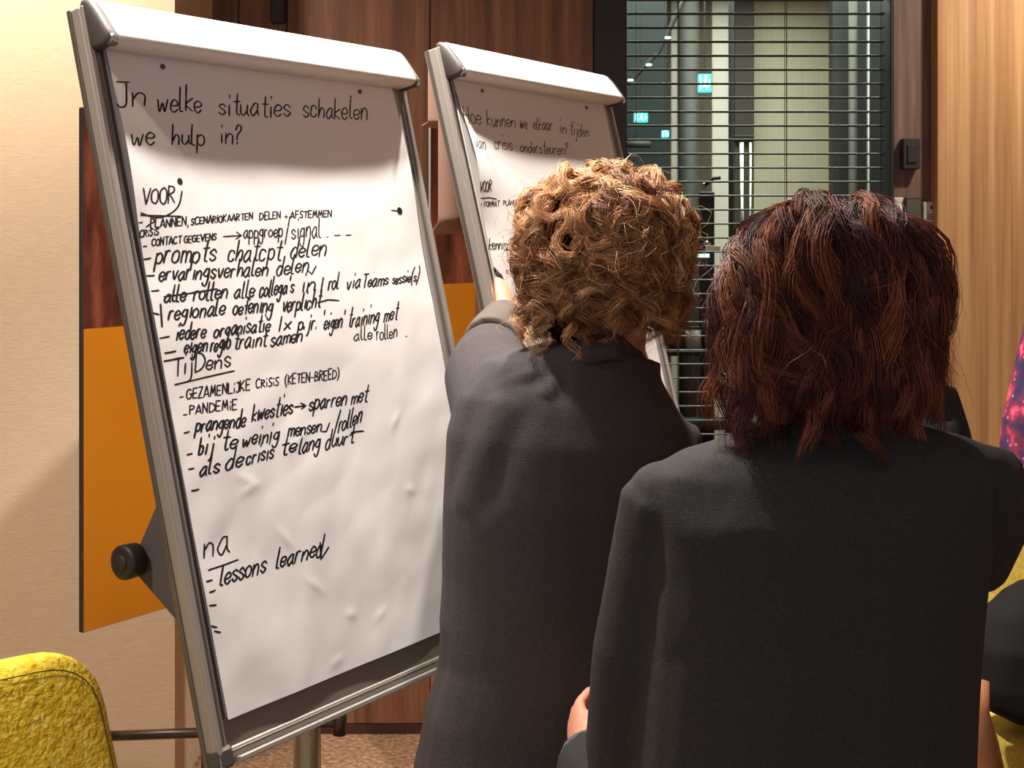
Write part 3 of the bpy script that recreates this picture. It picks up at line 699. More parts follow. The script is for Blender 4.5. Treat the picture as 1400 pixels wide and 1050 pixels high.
# ------------------------------------------------------------------ chairs
def slab(outline, th, n_, bev, T, wave=0):
    """rounded cushion slab: outline in (a, c), thickness along b"""
    oc = np.array(outline); m = MB(); rings = []
    d = np.roll(oc, -1, 0)-np.roll(oc, 1, 0); nn = np.stack([d[:, 1], -d[:, 0]], 1); nn /= np.linalg.norm(nn, axis=1)[:, None]+1e-9
    cen = oc.mean(0)
    if ((oc-cen)*nn).sum() > 0: nn = -nn
    for k in range(n_+1):
        t = PI/2*k/n_; rings.append([T(p[0], -th/2+bev*(1-math.sin(t)), p[1]) for p in oc+nn*(bev*(1-math.cos(t-0)) if 0 else bev*(1-math.sin(t)))])
    R = []
    for k in range(n_+1):
        t = PI/2*k/n_; off = bev*(1-math.sin(t)); b = -th/2+bev*(1-math.cos(t)) if 0 else -th/2+bev*math.sin(t)*0+bev*(1-math.cos(t))
        R.append((off, b))
    R2 = R+[(o, -b) for o, b in reversed(R)]
    rings = [[T(p[0], b, p[1]) for p in oc+nn*o] for o, b in R2]
    inner = lambda f, b: [T(cen[0]+(p[0]-cen[0])*f, b, cen[1]+(p[1]-cen[1])*f) for p in oc]
    rings = [inner(.02, -th/2-wave), inner(.5, -th/2-wave*.8), inner(.8, -th/2-wave*.4)]+rings+[inner(.8, th/2+wave*.4), inner(.5, th/2+wave*.8), inner(.02, th/2+wave)]
    return m.loft(rings)
def rounded(pts, rad, n=7):
    out = []
    for i, p in enumerate(pts):
        p = Vector(p); a = Vector(pts[i-1]); b = Vector(pts[(i+1) % len(pts)]); r = rad[i]
        da = (a-p).normalized(); db = (b-p).normalized()
        for k in range(n+1):
            t = k/n; q = (p+da*r)*(1-t)**2+p*2*t*(1-t)+(p+db*r)*t*t; out.append(tuple(q))
    return out
def chair(loc, yaw, zt, label, fab, wt=.23, group=None, legm=None):
    r = Vector((math.cos(yaw), math.sin(yaw), 0)); f = Vector((math.sin(yaw), -math.cos(yaw), 0)); o_ = Vector(loc)
    root = thing('upholstered_chair', loc, label, 'chair', group)
    lean = .10
    T = lambda a, b, c: o_+r*a+f*(b-.20-lean*(c-.45))+Vector((0, 0, c))
    ol = rounded([(-.31, .42), (.31, .42), (wt, zt), (-wt, zt)], [.05, .05, .085, .085])
    b = slab(ol, .075, 5, .03, T, .008).build('backrest', fab, root, True)
    for sg in (1,):
        q = rounded([(-.296, .44), (.296, .44), (wt-.016, zt-.012), (-wt+.016, zt-.012)], [.05, .05, .075, .075])
        MB().tube([T(x, .0385*sg, c) for x, c in q+q[:1]], .0009, 5).build('seam', seamm, b)
    T2 = lambda a, b_, c: o_+r*a+f*(c)+Vector((0, 0, .43+b_))
    q = rounded([(-.25, -.22), (.25, -.22), (.26, .24), (-.26, .24)], [.06, .06, .08, .08])
    slab(q, .10, 4, .035, T2, .006).build('seat', fab, root, True)
    lm = legm or steel
    for a in (-1, 1):
        for c in (-.17, .19):
            MB().tube([o_+r*(a*.19)+f*c+Vector((0, 0, .385)), o_+r*(a*.23)+f*(c*1.25)+Vector((0, 0, .0))], [.016, .011], 12).build('leg', lm, root, True)
    return root
# near yellow chair: its right top corner stands at the lower left of the picture
cr = P(122, 900, 2.02); yw = .72
rr = Vector((math.cos(yw), math.sin(yw), 0)); ff = Vector((math.sin(yw), -math.cos(yw), 0))
zc = P(70, 886, 2.0).z
cl = cr-rr*.215+ff*(.20+.10*(zc-.45)); 
chair((cl.x, cl.y, 0), yw, zc, 'bright yellow textured chair at lower left beside near flipchart', yellowf, .215)
# second yellow chair at the right edge, a black coat over its arm side
lw = mat('chair_leg_wood', (176, 118, 82), .5)
c2 = P(1405, 1000, 3.05)
ch2 = chair((c2.x+.20, 3.25, 0), -.15, .92, 'pale yellow chair at right edge under a black coat', yellowc, .22, legm=lw)
MB().tube([tuple(P(1336, 930, 2.98)), tuple(P(1334, 975, 2.95)), tuple(P(1346, 1020, 2.95)), tuple(P(1362, 1070, 2.97)), tuple(P(1372, 1160, 3.0)), (P(1376, 1160, 3.02).x, 3.02, .0)], [(.02, .026), (.02, .030), (.02, .032), (.018, .024), .014, .012], 14, (0, 1, 0)).build('armrest_post', lw, ch2, True)

# ------------------------------------------------------------------ people
def frame_(yaw): return Vector((math.cos(yaw), math.sin(yaw), 0)), Vector((-math.sin(yaw), math.cos(yaw), 0)), Vector((0, 0, 1))
def head_pieces(mb, c, yaw, pitch=0, k=1.0):
    """c: middle of the head; yaw 0 looks along +Y; pitch > 0 looks up"""
    R, Fw, U = frame_(yaw); Fp = Fw*math.cos(pitch)+U*math.sin(pitch); Up = U*math.cos(pitch)-Fw*math.sin(pitch); A = (R, Fp, Up)
    q = lambda x, y, z: c+R*(x*k)+Fp*(y*k)+Up*(z*k)
    mb.ball(q(0, -.012, .028), (.073*k, .094*k, .083*k), A, 28, 18)                 # skull
    mb.ball(q(0, .028, -.035), (.058*k, .060*k, .078*k), A, 24, 16)                 # face and jaw
    mb.ball(q(0, .060, -.088), (.024*k, .022*k, .020*k), A)                          # chin
    mb.tube([q(0, .082, .022), q(0, .098, -.005), q(0, .108, -.026), q(0, .092, -.034)], [.008*k, .010*k, .013*k, .010*k], 10)
    mb.ball(q(.012, .092, -.030), .0075*k, A); mb.ball(q(-.012, .092, -.030), .0075*k, A)
    mb.tube([q(-.040, .072, .036), q(-.018, .084, .040), q(.018, .084, .040), q(.040, .072, .036)], .009*k, 8)      # brow
    for s_ in (-1, 1):
        mb.ball(q(s_*.040, .058, -.022), (.022*k, .020*k, .018*k), A)               # cheek
        mb.ball(q(s_*.032, .070, .018), (.017*k, .014*k, .012*k), A)                # lid
        mb.ball(q(s_*.074, -.004, -.004), (.009*k, .018*k, .031*k), A)              # ear
        mb.ball(q(s_*.082, -.008, .010), (.007*k, .015*k, .016*k), A)
    mb.tube([q(-.022, .080, -.058), q(0, .089, -.056), q(.022, .080, -.058)], .0065*k, 8)
    return q
def hand_pieces(mb, w, d, pn, side, curl=(.5, .7, .5), k=1.0, spread=.02, thumb=.6):
    """w wrist, d direction of the fingers, pn the way the palm faces, side +1: thumb towards d x pn"""
    d = Vector(d).normalized(); pn = Vector(pn); pn = (pn-d*pn.dot(d)).normalized(); s = d.cross(pn)*side
    mb.tube([w-d*.03, w, w+d*.030*k, w+d*.065*k, w+d*.090*k], [(.0165, .024), (.016, .026), (.015*k, .036*k), (.014*k, .041*k), (.011*k, .038*k)], 14, pn)
    for i, (so, L, r, bo) in enumerate(((.030, .074, .0088, .086), (.010, .082, .0092, .091), (-.011, .076, .0088, .087), (-.030, .060, .0078, .080))):
        p = w+d*(bo*k)+s*(so*k); dd = (d+s*((i-1.5)*-spread)).normalized(); pts = [p-dd*.02*k, p]; a = 0
        for j, fr in enumerate((.45, .30, .25)):
            a += curl[j]*(1+.08*i); v = dd*math.cos(a)+pn*math.sin(a); pts.append(pts[-1]+v*(L*fr*k))
        mb.tube(pts, [r*k, r*k, r*k*.97, r*k*.88, r*k*.68], 10)
    p = w+d*(.022*k)+s*(.022*k); t1 = (d*.65+s*.75*thumb+pn*.45).normalized(); t2 = (d*.85+s*.25*thumb+pn*.55).normalized()
    mb.tube([p, p+t1*.042*k, p+t1*.042*k+t2*.030*k, p+t1*.042*k+t2*.053*k], [.013*k, .0115*k, .010*k, .0075*k], 10)
def ring(c, R, Fw, rx, ry, n=28, e=2.4):
    out = []
    for k in range(n):
        a = 2*PI*k/n; ca, sa = math.cos(a), math.sin(a)
        out.append(c+R*(rx*math.copysign(abs(ca)**(2/e), ca))+Fw*(ry*math.copysign(abs(sa)**(2/e), sa)))
    return out
def torso(mb, spec, yaw0, yaw1=None):
    """spec rows: centre Vector, half width, half depth, tilt in the image plane"""
    for_ = []
    n = len(spec)
    for i, (c, rx, ry, tilt) in enumerate(spec):
        yaw = yaw0 if yaw1 is None else yaw0+(yaw1-yaw0)*i/(n-1)
        R, Fw, U = frame_(yaw); R = (R*math.cos(tilt)+U*math.sin(tilt)).normalized(); for_.append(ring(c, R, Fw, rx, ry))
    mb.loft(for_)
def folds(V, N, amp, sc, seed, creases=()):
    out = V.copy()
    for i in range(len(V)):
        p = Vector(V[i]); a = noise.noise(Vector((p.x*sc[0]+seed, p.y*sc[1], p.z*sc[2])))
        b = noise.noise(Vector((p.x*sc[0]*2.3, p.y*sc[1]*2.3+seed, p.z*sc[2]*2.3+p.x*6)))
        h = amp*(a+.4*b)
        for (A, B, r, g) in creases:
            ab = B-A; t = max(0, min(1, (p-A).dot(ab)/ab.dot(ab))); q = p-(A+ab*t); d2 = q.dot(q)
            if d2 < 16*r*r:
                s_ = math.sqrt(d2)/r; h += g*math.sin(PI*t)**.5*(math.exp(-s_*s_)*1.5-.8*math.exp(-((s_-1.7)**2)/.5))
        out[i] = V[i]+N[i]*h
    return out
def cloth_obj(name, mb, mat_, parent, voxel, amp, sc, seed, creases=(), smooth=3, label=None):
    V, N, Fc = remesh(mb, voxel, smooth); V = folds(V, N, amp, sc, seed, creases)
    o = meshobj(name, V, Fc, mat_, parent, True)
    if label: o['label'] = label
    return o
def legs_spec(mb, hipc, yaw, rad, zf=.04, gap=.095, grow=0, foot=True):
    R, Fw, U = frame_(yaw)
    for s_ in (-1, 1):
        h = hipc+R*(s_*gap); z = hipc.z
        k = Vector((h.x, h.y, z*.53))+Fw*.012; a = Vector((h.x, h.y, .09))-Fw*.01+R*(s_*.01)
        mb.tube([h+U*.04, h-U*.10, (h+k)/2, k, (k+a)/2+U*.05-Fw*.01, a+U*.06, a], [.088+grow, .085+grow, .070+grow, .054+grow, .050+grow, .036+grow*1.6, .036+grow*1.8], 16)
        if foot: mb.tube([a+U*.02, a-U*.03+Fw*.01, a-U*.055+Fw*.08, a-U*.062+Fw*.15], [.034, .038, (.030, .038), (.018, .034)], 12)
def shoes(parent, hipc, yaw):
    R, Fw, U = frame_(yaw)
    for s_ in (-1, 1):
        h = hipc+R*(s_*.095); a = Vector((h.x, h.y, .09))-Fw*.01+R*(s_*.01); m = MB()
        pts = [a-U*.048-Fw*.045, a-U*.045, a-U*.052+Fw*.09, a-U*.060+Fw*.165, a-U*.066+Fw*.195]
        m.tube(pts, [(.036, .036), (.040, .040), (.036, .044), (.026, .040), (.015, .022)], 16, U)
        m.tube([a-U*.03, a+U*.03], [.042, .040], 16)
        V, N, Fc = remesh(m, .007, 2); V[:, 2] = np.maximum(V[:, 2], .0)
        meshobj('shoe', V, Fc, shoem, parent, True)
def face_parts(root, q, k=1.0):
    for s_ in (-1, 1):
        MB().ball(q(s_*.032, .077, .016), .0115*k).build('eye', eyew, root, True)
        MB().ball(q(s_*.032, .086, .016), .0052*k).build('iris', darkp, root, True)
    MB().tube([q(-.022, .0875, -.058), q(-.008, .0955, -.055), q(0, .0945, -.0565), q(.008, .0955, -.055), q(.022, .0875, -.058)], [.002, .0045, .004, .0045, .002], 8).build('lips', lipm, root, True)

# ---- hair: locks of strands that follow a star-shaped envelope around the head
class Env:
    def __init__(s, c, balls): s.c = np.array(c); s.b = [(np.array(p), np.array(r)) for p, r in balls]
    def R(s, d):                                     # d (n,3) unit -> far distance along the ray from c
        best = np.full(len(d), .05**14)
        for p, r in s.b:
            o = (s.c-p)/r; dd = d/r; a = (dd*dd).sum(1); b = (dd*o).sum(1); cc = (o*o).sum()-1
            disc_ = b*b-a*cc; ok = disc_ > 0; t = np.where(ok, (-b+np.sqrt(np.maximum(disc_, 0)))/a, 0); best = best+np.maximum(t, 0)**14
        return best**(1/14)
def unit(v): return v/(np.linalg.norm(v, axis=-1, keepdims=True)+1e-9)
def make_hair(parent, env, yaw, part_dir, nlocks, nst, steps, length, curl_r, curl_k, cols, cap_col, rad, drop, seed, face_cut=.45, label=None, spread=.014, flow_noise=.5, floorz=None, zmin=-.95, hmax=.03):
    g = np.random.default_rng(seed); Rv, Fw, U = [np.array(v) for v in frame_(yaw)]
    part = unit(np.array(part_dir, float)[None])[0]
    # roots
    D = unit(g.normal(size=(nlocks*6, 3))); kq = g.uniform(0, 1, len(D)) < .22; D[kq] = unit(part[None]+g.normal(0, .42, (kq.sum(), 3)))
    loc = np.stack([D@Rv, D@Fw, D@U], 1)
    keep = (loc[:, 2] > -.55+.0*loc[:, 0]) & ~((loc[:, 1] > face_cut+.1) & (loc[:, 2] < .45))
    D = D[keep][:nlocks]; n = len(D)
    pos = []; d = D.copy(); s0 = g.uniform(.90, 1.03, n); lenf = g.uniform(.7, 1.15, n); nz = g.uniform(0, 50, (n, 3))
    P0 = env.c+d*(env.R(d)*.72)[:, None]; pos.append(P0); path = [P0]; hang = np.zeros(n); hsel = np.zeros(n); tcut = np.full(n, 2.0); hmaxs = hmax*g.uniform(.15, 1.7, n); zmr = zmin+g.normal(0, .11, n); step = length/steps
    down = np.array([0, 0, -1.0])
    for k in range(steps):
        t = (k+1)/steps
        flow = unit(d-part*.9)*max(0, 1-t*1.6)*1.2+down*drop*(.35+t)+(-Fw)*.25
        nv = np.array([[noise.noise(Vector(tuple(d[i]*2.2+nz[i]*.02+seed+j*9.1))) for j in range(3)] for i in range(n)])
        flow = flow+nv*flow_noise*2
        flow -= d*(flow*d).sum(1)[:, None]; flow = unit(flow)
        Rr = env.R(d); sc_ = .74+(s0-.74)*min(1, t*3)
        dn = unit(d+flow*(step*lenf/Rr)[:, None]); low = dn[:, 2] < zmr
        d = np.where(low[:, None], d, dn); Rr = env.R(d)
        hang = hang+np.where(low | (hang > 0), step*lenf*.85, 0); hh = np.minimum(hang, hmaxs)
        pt = path[-1]+hsel[:, None]*0+0; free = env.c+d*(Rr*sc_)[:, None]; fall = path[-1]+(unit(down*1.0+nv*.7)*(step*lenf*.85)[:, None])
        stop = hang > hmaxs
        pt = np.where(low[:, None] | (hang > 0)[:, None], fall, free); pt = np.where(stop[:, None], path[-1], pt)
        tcut = np.where(stop & (tcut > 1), t-1/steps, tcut)
        # below the widest part strands hang instead of hugging the neck
        path.append(pt)
    path = np.array(path)                             # steps+1, n, 3
    # strands
    m_ = steps+1; T = np.gradient(path, axis=0); T = unit(T)
    for k in range(1, m_):
        fz = np.linalg.norm(path[k]-path[k-1], axis=1) < 1e-6; T[k] = np.where(fz[:, None], T[k-1], T[k])
    O = unit(path-env.c); Bn = unit(np.cross(T, O)); O2 = unit(np.cross(Bn, T))
    tt = np.minimum(np.linspace(0, 1, m_)[:, None], tcut[None])
    phase = g.uniform(0, 2*PI, n); kk = g.uniform(.8, 1.2, n)*curl_k*g.choice([-1, 1], n); cr = g.uniform(.4, 1.25, n)*curl_r
    lv = g.uniform(0, 1, n)
    Vs = []; Fs = []; Cs = []; cols = np.array([lin(c) for c in cols]); off = 0
    tri = np.array([0, 2*PI/3, 4*PI/3])
    for s_ in range(nst):
        a = g.uniform(0, 2*PI, n); rr = np.sqrt(g.uniform(0, 1, n))*spread; dl = g.normal(0, .12, n)
        ph = phase+g.normal(0, .22, n); amp = cr*g.uniform(.85, 1.15, n)
        env_t = np.minimum(1, tt*2.2); ang = kk[None]*tt*2*PI*(1+dl[None]*.25)+ph[None]
        taper = (1-.45*tt)
        offs = (np.cos(ang)*amp*env_t)[..., None]*O2+(np.sin(ang)*amp*env_t)[..., None]*Bn
        offs += ((np.cos(a)*rr)[None]*taper)[..., None]*O2+((np.sin(a)*rr)[None]*taper)[..., None]*Bn
        fly = g.uniform(0, 1, n) > .95
        offs += (fly*g.uniform(.006, .034, n))[None, :, None]*(tt**1.6)[..., None]*(O2+g.normal(0, .6, (1, n, 3)))
        S = path+offs
        if floorz is not None: S[..., 2] = np.maximum(S[..., 2], floorz+0*S[..., 2]) if False else S[..., 2]
        Ts = unit(np.gradient(S, axis=0)); A = unit(np.cross(Ts, O)); Bb = np.cross(Ts, A)
        w = rad*np.where(fly, .6, 1)[None]*(1-.75*tt**3)*g.uniform(.7, 1.2, n)[None]
        cs_ = np.minimum(tcut, 1)[None]*g.uniform(.78, 1.0, n)[None]; w = w*np.clip((cs_+.06-np.broadcast_to(tt, (m_, n)))/.14, .05, 1)
        ringv = S[:, :, None]+w[..., None, None]*(np.cos(tri)[None, None, :, None]*A[:, :, None]+np.sin(tri)[None, None, :, None]*Bb[:, :, None])
        # colour: lock level mix, strand noise, darker deep roots come from real shadowing
        mix = np.clip(lv+g.normal(0, .16, n), 0, 1)*(len(cols)-1); i0 = np.minimum(mix.astype(int), len(cols)-2); f_ = (mix-i0)[:, None]
        cc = cols[i0]*(1-f_)+cols[i0+1]*f_; cc = np.broadcast_to(cc[None, :, None], (m_, n, 3, 3))
        Vs.append(ringv.transpose(1, 0, 2, 3).reshape(-1, 3)); Cs.append(np.asarray(cc).transpose(1, 0, 2, 3).reshape(-1, 3))
        i = (np.arange(n)*m_*3)[:, None, None]; k_ = (np.arange(m_-1)*3)[None, :, None]; e = np.arange(3)[None, None]
        b0 = off+i+k_; q4 = np.stack([b0+e, b0+(e+1) % 3, b0+3+(e+1) % 3, b0+3+e], -1).reshape(-1, 4); Fs.append(q4); off += n*m_*3
    V = np.concatenate(Vs); Fc = np.concatenate(Fs); Cc = np.concatenate(Cs); o0 = org(parent)
    me = bpy.data.meshes.new('hair'); me.vertices.add(len(V)); me.vertices.foreach_set('co', (V-np.array(o0)).ravel())
    me.loops.add(Fc.size); me.loops.foreach_set('vertex_index', Fc.ravel().astype(np.int32)); me.polygons.add(len(Fc))
    me.polygons.foreach_set('loop_start', np.arange(0, Fc.size, 4, dtype=np.int32)); me.polygons.foreach_set('loop_total', np.full(len(Fc), 4, dtype=np.int32))
    me.polygons.foreach_set('use_smooth', np.ones(len(Fc), dtype=bool)); me.update(); me.validate()
    at = me.color_attributes.new('Col', 'FLOAT_COLOR', 'POINT'); at.data.foreach_set('color', np.concatenate([Cc, np.ones((len(Cc), 1))], 1).astype(np.float32).ravel())
    me.materials.append(hairm); h = bpy.data.objects.new('hair', me); C.objects.link(h); h.parent = parent; ORG[h.name] = o0
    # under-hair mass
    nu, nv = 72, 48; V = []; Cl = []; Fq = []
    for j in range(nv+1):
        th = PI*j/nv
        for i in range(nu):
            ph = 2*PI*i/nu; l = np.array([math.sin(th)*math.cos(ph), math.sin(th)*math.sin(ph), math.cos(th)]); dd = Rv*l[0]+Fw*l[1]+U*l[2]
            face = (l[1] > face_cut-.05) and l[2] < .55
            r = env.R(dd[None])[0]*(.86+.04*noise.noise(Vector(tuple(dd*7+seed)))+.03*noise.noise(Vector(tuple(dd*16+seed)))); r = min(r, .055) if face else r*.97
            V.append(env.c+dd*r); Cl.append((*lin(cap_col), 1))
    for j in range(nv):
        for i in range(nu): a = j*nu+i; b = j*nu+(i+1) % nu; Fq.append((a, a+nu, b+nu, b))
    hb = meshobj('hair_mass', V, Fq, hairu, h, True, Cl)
    return h

# ================= person 1: curly-haired woman writing on the far flipchart
DA = 2.15
rootA = thing('person', (P(800, 600, DA).x, DA, 0), 'woman with curly copper-blond hair and dark jacket writing on far flipchart', 'person')
yA = .34
hcA = P(842, 338, DA+.02); KA = .94
def Pa(px, py, dd=0): return P(px, py, DA+dd)
specA = [(Pa(756, 1130, 0), .232, .135, 0), (Pa(762, 1045, 0), .228, .135, 0), (Pa(770, 960), .222, .130, 0), (Pa(779, 890), .208, .125, 0), (Pa(785, 780), .206, .122, .0),
         (Pa(786, 680, .0), .206, .118, -.02), (Pa(786, 600, .01), .205, .114, -.08), (Pa(788, 560, .02), .194, .108, -.16), (Pa(796, 525, .03), .165, .096, -.26), (Pa(815, 495, .03), .108, .078, -.24), (Pa(832, 472, .04), .066, .062, -.15)]
body = MB(); torso(body, [(c, rx*.80, ry*.80, t) for c, rx, ry, t in specA[:-3]]+[(specA[-1][0], .055, .05, 0)], yA)
body.tube([Pa(828, 500, .03), Pa(838, 450, .03), hcA+Vector((0, 0, -.06))], [.060, .054, .052], 16)
qA = head_pieces(body, hcA, yA, .05, KA)
hipA = Vector((Pa(788, 1000).x, DA, .88)); legs_spec(body, hipA, yA, 1)
shA = Pa(672, 520, .03); elA = P(664, 474, 2.38); wrA = P(692, 428, 2.56)
body.tube([Pa(760, 560, .02), shA, (shA+elA)/2, elA, (elA+wrA)/2, wrA], [.035, .036, .034, .032, .030, .026], 14)
hdir = (P(688, 382, 2.66)-wrA).normalized(); hand_pieces(body, wrA, hdir, Vector((-.75, .65, .0)), -1, (.75, 1.05, .8), .98, thumb=.7)
shAr = Pa(912, 610, .07); elAr = P(935, 820, DA+.10); wrAr = P(900, 1000, DA+.25)
body.tube([Pa(840, 600, .05), shAr, (shAr+elAr)/2, elAr, (elAr+wrAr)/2, wrAr], [.035, .038, .044, .040, .034, .026], 14)
hand_pieces(body, wrAr, Vector((-.1, .35, -.9)), Vector((-.8, 0, 0)), 1, (.3, .4, .3))
V, N, Fc = remesh(body, .0052, 2); meshobj('body', V, Fc, skin, rootA, True); face_parts(rootA, qA, KA)
jk = MB(); torso(jk, specA[:-1]+[(Pa(834, 480, .035), .082, .078, -.2)], yA)
cuff = P(690, 446, 2.60)
jk.tube([Pa(725, 600, .02), Pa(682, 548, .02), P(670, 512, 2.28), P(670, 494, 2.34), P(674, 484, 2.385)], [.072, .082, .076, .064, .055], 20)
jk.ball(Pa(722, 548, -.005), (.075, .065, .062))
jk.tube([Pa(870, 590, .05), Pa(912, 605, .07), (shAr+elAr)/2, elAr, (elAr+wrAr)/2, wrAr+Vector((0, 0, .03))], [.055, .062, .060, .054, .048, .042], 18)
crA = [(Pa(742, 502, -.08), Pa(668, 540, -.07), .009, .0018), (Pa(690, 540, -.1), Pa(640, 700, -.1), .022, .005), (Pa(770, 480, -.09), Pa(745, 545, -.1), .014, .006), (Pa(630, 860, -.05), Pa(600, 1040, -.05), .02, .006)]
cloth_obj('jacket', jk, jackA, rootA, .0075, .006, (5, 5, 3), 3, crA)
cf = MB(); cf.tube([P(670, 470, 2.37), P(679, 455, 2.45), P(689, 440, 2.53), P(691, 436, 2.54)], [.048, .047, .044, .037], 24)
cloth_obj('sleeve_cuff', cf, cuffm, rootA, .005, .002, (9, 9, 6), 8, [(P(650, 455, 2.42), P(725, 450, 2.42), .008, .003)], label='turned-back taupe sleeve lining')
colr = MB(); colr.tube([Pa(776, 492, -.03), Pa(800, 478, -.055), Pa(840, 472, -.045), Pa(872, 490, .0), Pa(888, 512, .06)], [(.020, .010), (.024, .011), (.024, .011), (.022, .010), (.014, .008)], 12, (0, 0, 1))
cloth_obj('collar', colr, jackA, rootA, .005, .001, (8, 8, 8), 4)
tr = MB(); legs_spec(tr, hipA, yA, 1, grow=.012, foot=False); torso(tr, [(hipA-Vector((0, 0, .06)), .165, .115, 0), (hipA+Vector((0, 0, .05)), .17, .118, 0), (hipA+Vector((0, 0, .15)), .155, .11, 0)], yA)
cloth_obj('trousers', tr, trous, rootA, .010, .004, (8, 8, 4), 5); shoes(rootA, hipA, yA)
ppx = 1/F*DA
envA = Env(hcA+Vector((-.004, -.005, .0)), [(Pa(840, 324, .01), (.112, .120, .113)), (Pa(756, 366, .0), (.050, .062, .078)), (Pa(792, 312, .0), (.082, .095, .080)), (Pa(780, 418, .0), (.066, .074, .070)),
      (Pa(888, 352, .03), (.048, .085, .085)), (Pa(765, 452, .01), (.042, .06, .048))])
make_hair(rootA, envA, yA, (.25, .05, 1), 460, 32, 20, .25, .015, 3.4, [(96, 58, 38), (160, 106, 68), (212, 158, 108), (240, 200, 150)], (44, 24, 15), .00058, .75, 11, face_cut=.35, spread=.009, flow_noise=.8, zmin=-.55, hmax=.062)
# marker in her hand
mk0 = P(675, 366, 2.655); mkd = (P(682, 398, 2.70)-mk0).normalized(); uv = B2.inv(675, 366, .008); tip = B2.pt(uv[0], uv[1], .009)
grip = P(690, 400, 2.63); md = (grip-tip).normalized()
mk = thing('marker', tip, 'black marker held against far flipchart sheet', 'pen')
MB().tube([tip, tip+md*.010], [.0015, .003], 10).build('nib', ink, mk, True)
MB().tube([tip+md*.009, tip+md*.018, tip+md*.02, tip+md*.10], [.0045, .006, .0085, .0085], 14).build('barrel', blackm, mk, True)

# ================= person 2: auburn-haired woman in the foreground, seen from behind
DB = 1.70
def Pb(px, py, dd=0): return P(px, py, DB+dd)
rootB = thing('person', (Pb(1125, 600).x, DB, 0), 'woman with wavy auburn hair in black blazer, foreground, back turned', 'person')
hcB = Pb(1138, 398, .02); yB = 0.04
specB = [(Pb(1094, 1130), .215, .145, 0), (Pb(1094, 1040), .208, .140, 0), (Pb(1100, 950), .208, .134, 0), (Pb(1108, 860), .208, .128, 0), (Pb(1116, 780), .208, .125, 0),
         (Pb(1122, 700), .212, .122, .0), (Pb(1126, 660, .01), .222, .116, .03), (Pb(1128, 630, .01), .216, .104, .05), (Pb(1128, 608, .01), .180, .088, .05), (Pb(1134, 588, .01), .115, .072, .04), (Pb(1136, 568, .01), .075, .064, 0)]
body = MB(); torso(body, [(c, rx*.80, ry*.80, t) for c, rx, ry, t in specB[:-4]]+[(specB[-1][0], .055, .05, 0)], yB)
body.tube([Pb(1136, 600, .01), Pb(1138, 540, .01), hcB+Vector((0, 0, -.06))], [.058, .052, .052], 16)
qB = head_pieces(body, hcB, yB, 0)
hipB = Vector((Pb(1088, 1000).x, DB, .84)); legs_spec(body, hipB, yB, 1)
sBl = Pb(905, 690, .01); eBl = P(862, 1085, 1.74); wBl = P(797, 1036, 1.86)
body.tube([Pb(985, 690, .01), sBl, (sBl+eBl)/2+Vector((-.008, 0, 0)), eBl, (eBl+wBl)/2, wBl], [.035, .034, .038, .038, .034, .025], 14)
hand_pieces(body, wBl, (P(788, 985, 1.93)-wBl), Vector((1, .3, -.1)), -1, (.6, .8, .6), .92)
sBr = Pb(1340, 668, .01); eBr = P(1303, 772, 1.82); wBr = P(1268, 520, 1.93)
body.tube([Pb(1270, 680, .01), sBr, (sBr+eBr)/2+Vector((.012, 0, 0)), eBr, (eBr+wBr)/2, wBr], [.035, .034, .036, .032, .034, .025], 14)
hand_pieces(body, wBr, (P(1243, 440, 1.92)-wBr), Vector((-.8, -.2, 0)), -1, (.4, .5, .4), .92)
V, N, Fc = remesh(body, .0052, 2); meshobj('body', V, Fc, skin, rootB, True); face_parts(rootB, qB)
jk = MB(); torso(jk, specB, yB)
jk.tube([Pb(965, 675, .01), Pb(905, 690, .01), (sBl+eBl)/2+Vector((-.010, 0, 0)), eBl+Vector((0, 0, .06)), eBl, (eBl+wBl)/2+Vector((-.006, 0, -.008)), wBl+(eBl-wBl)*.12], [.052, .056, .058, .056, .054, .052, .046], 20)
jk.ball(Pb(905, 676, .01), (.045, .05, .042)); jk.ball(Pb(1340, 656, .01), (.050, .05, .045)); jk.ball(eBl, .054)
jk.tube([Pb(1290, 655, .01), Pb(1343, 662, .01), P(1341, 712, 1.74), P(1322, 762, 1.79), eBr+Vector((0, 0, -.012)), (eBr*.6+wBr*.4), (eBr*.3+wBr*.7), wBr+(eBr-wBr)*.06], [.052, .058, .058, .055, .050, .052, .048, .038], 20)
crB = [(Pb(872, 650, -.05), Pb(868, 760, -.06), .010, -.006), (Pb(868, 760, -.06), Pb(905, 900, -.1), .014, -.004), (Pb(1378, 640, -.06), Pb(1368, 760, -.06), .010, -.005), (P(1262, 560, 1.86), P(1302, 552, 1.86), .010, .006), (P(1255, 540, 1.86), P(1298, 528, 1.86), .008, -.005), (Pb(1128, 640, -.13), Pb(1110, 1040, -.15), .006, -.0025), (Pb(980, 620, -.1), Pb(930, 720, -.12), .02, .004)]
cloth_obj('blazer', jk, jackB, rootB, .0070, .004, (5, 5, 3), 9, crB)
cr_ = MB(); cr_.tube([Pb(1040, 592, .03), Pb(1070, 580, -.03), Pb(1136, 572, -.075), Pb(1200, 578, -.03), Pb(1232, 590, .03)], [(.022, .010), (.026, .012), (.028, .013), (.026, .012), (.022, .010)], 12, (0, 0, 1))
cloth_obj('collar', cr_, jackB, rootB, .006, .001, (8, 8, 8), 4)
cf = MB(); cf.tube([wBl+(eBl-wBl)*.20, wBl+(eBl-wBl)*.02], [.043, .040], 20); cloth_obj('shirt_cuff', cf, greysleeve, rootB, .005, .0015, (9, 9, 9), 6, label='grey sleeve end at left wrist')
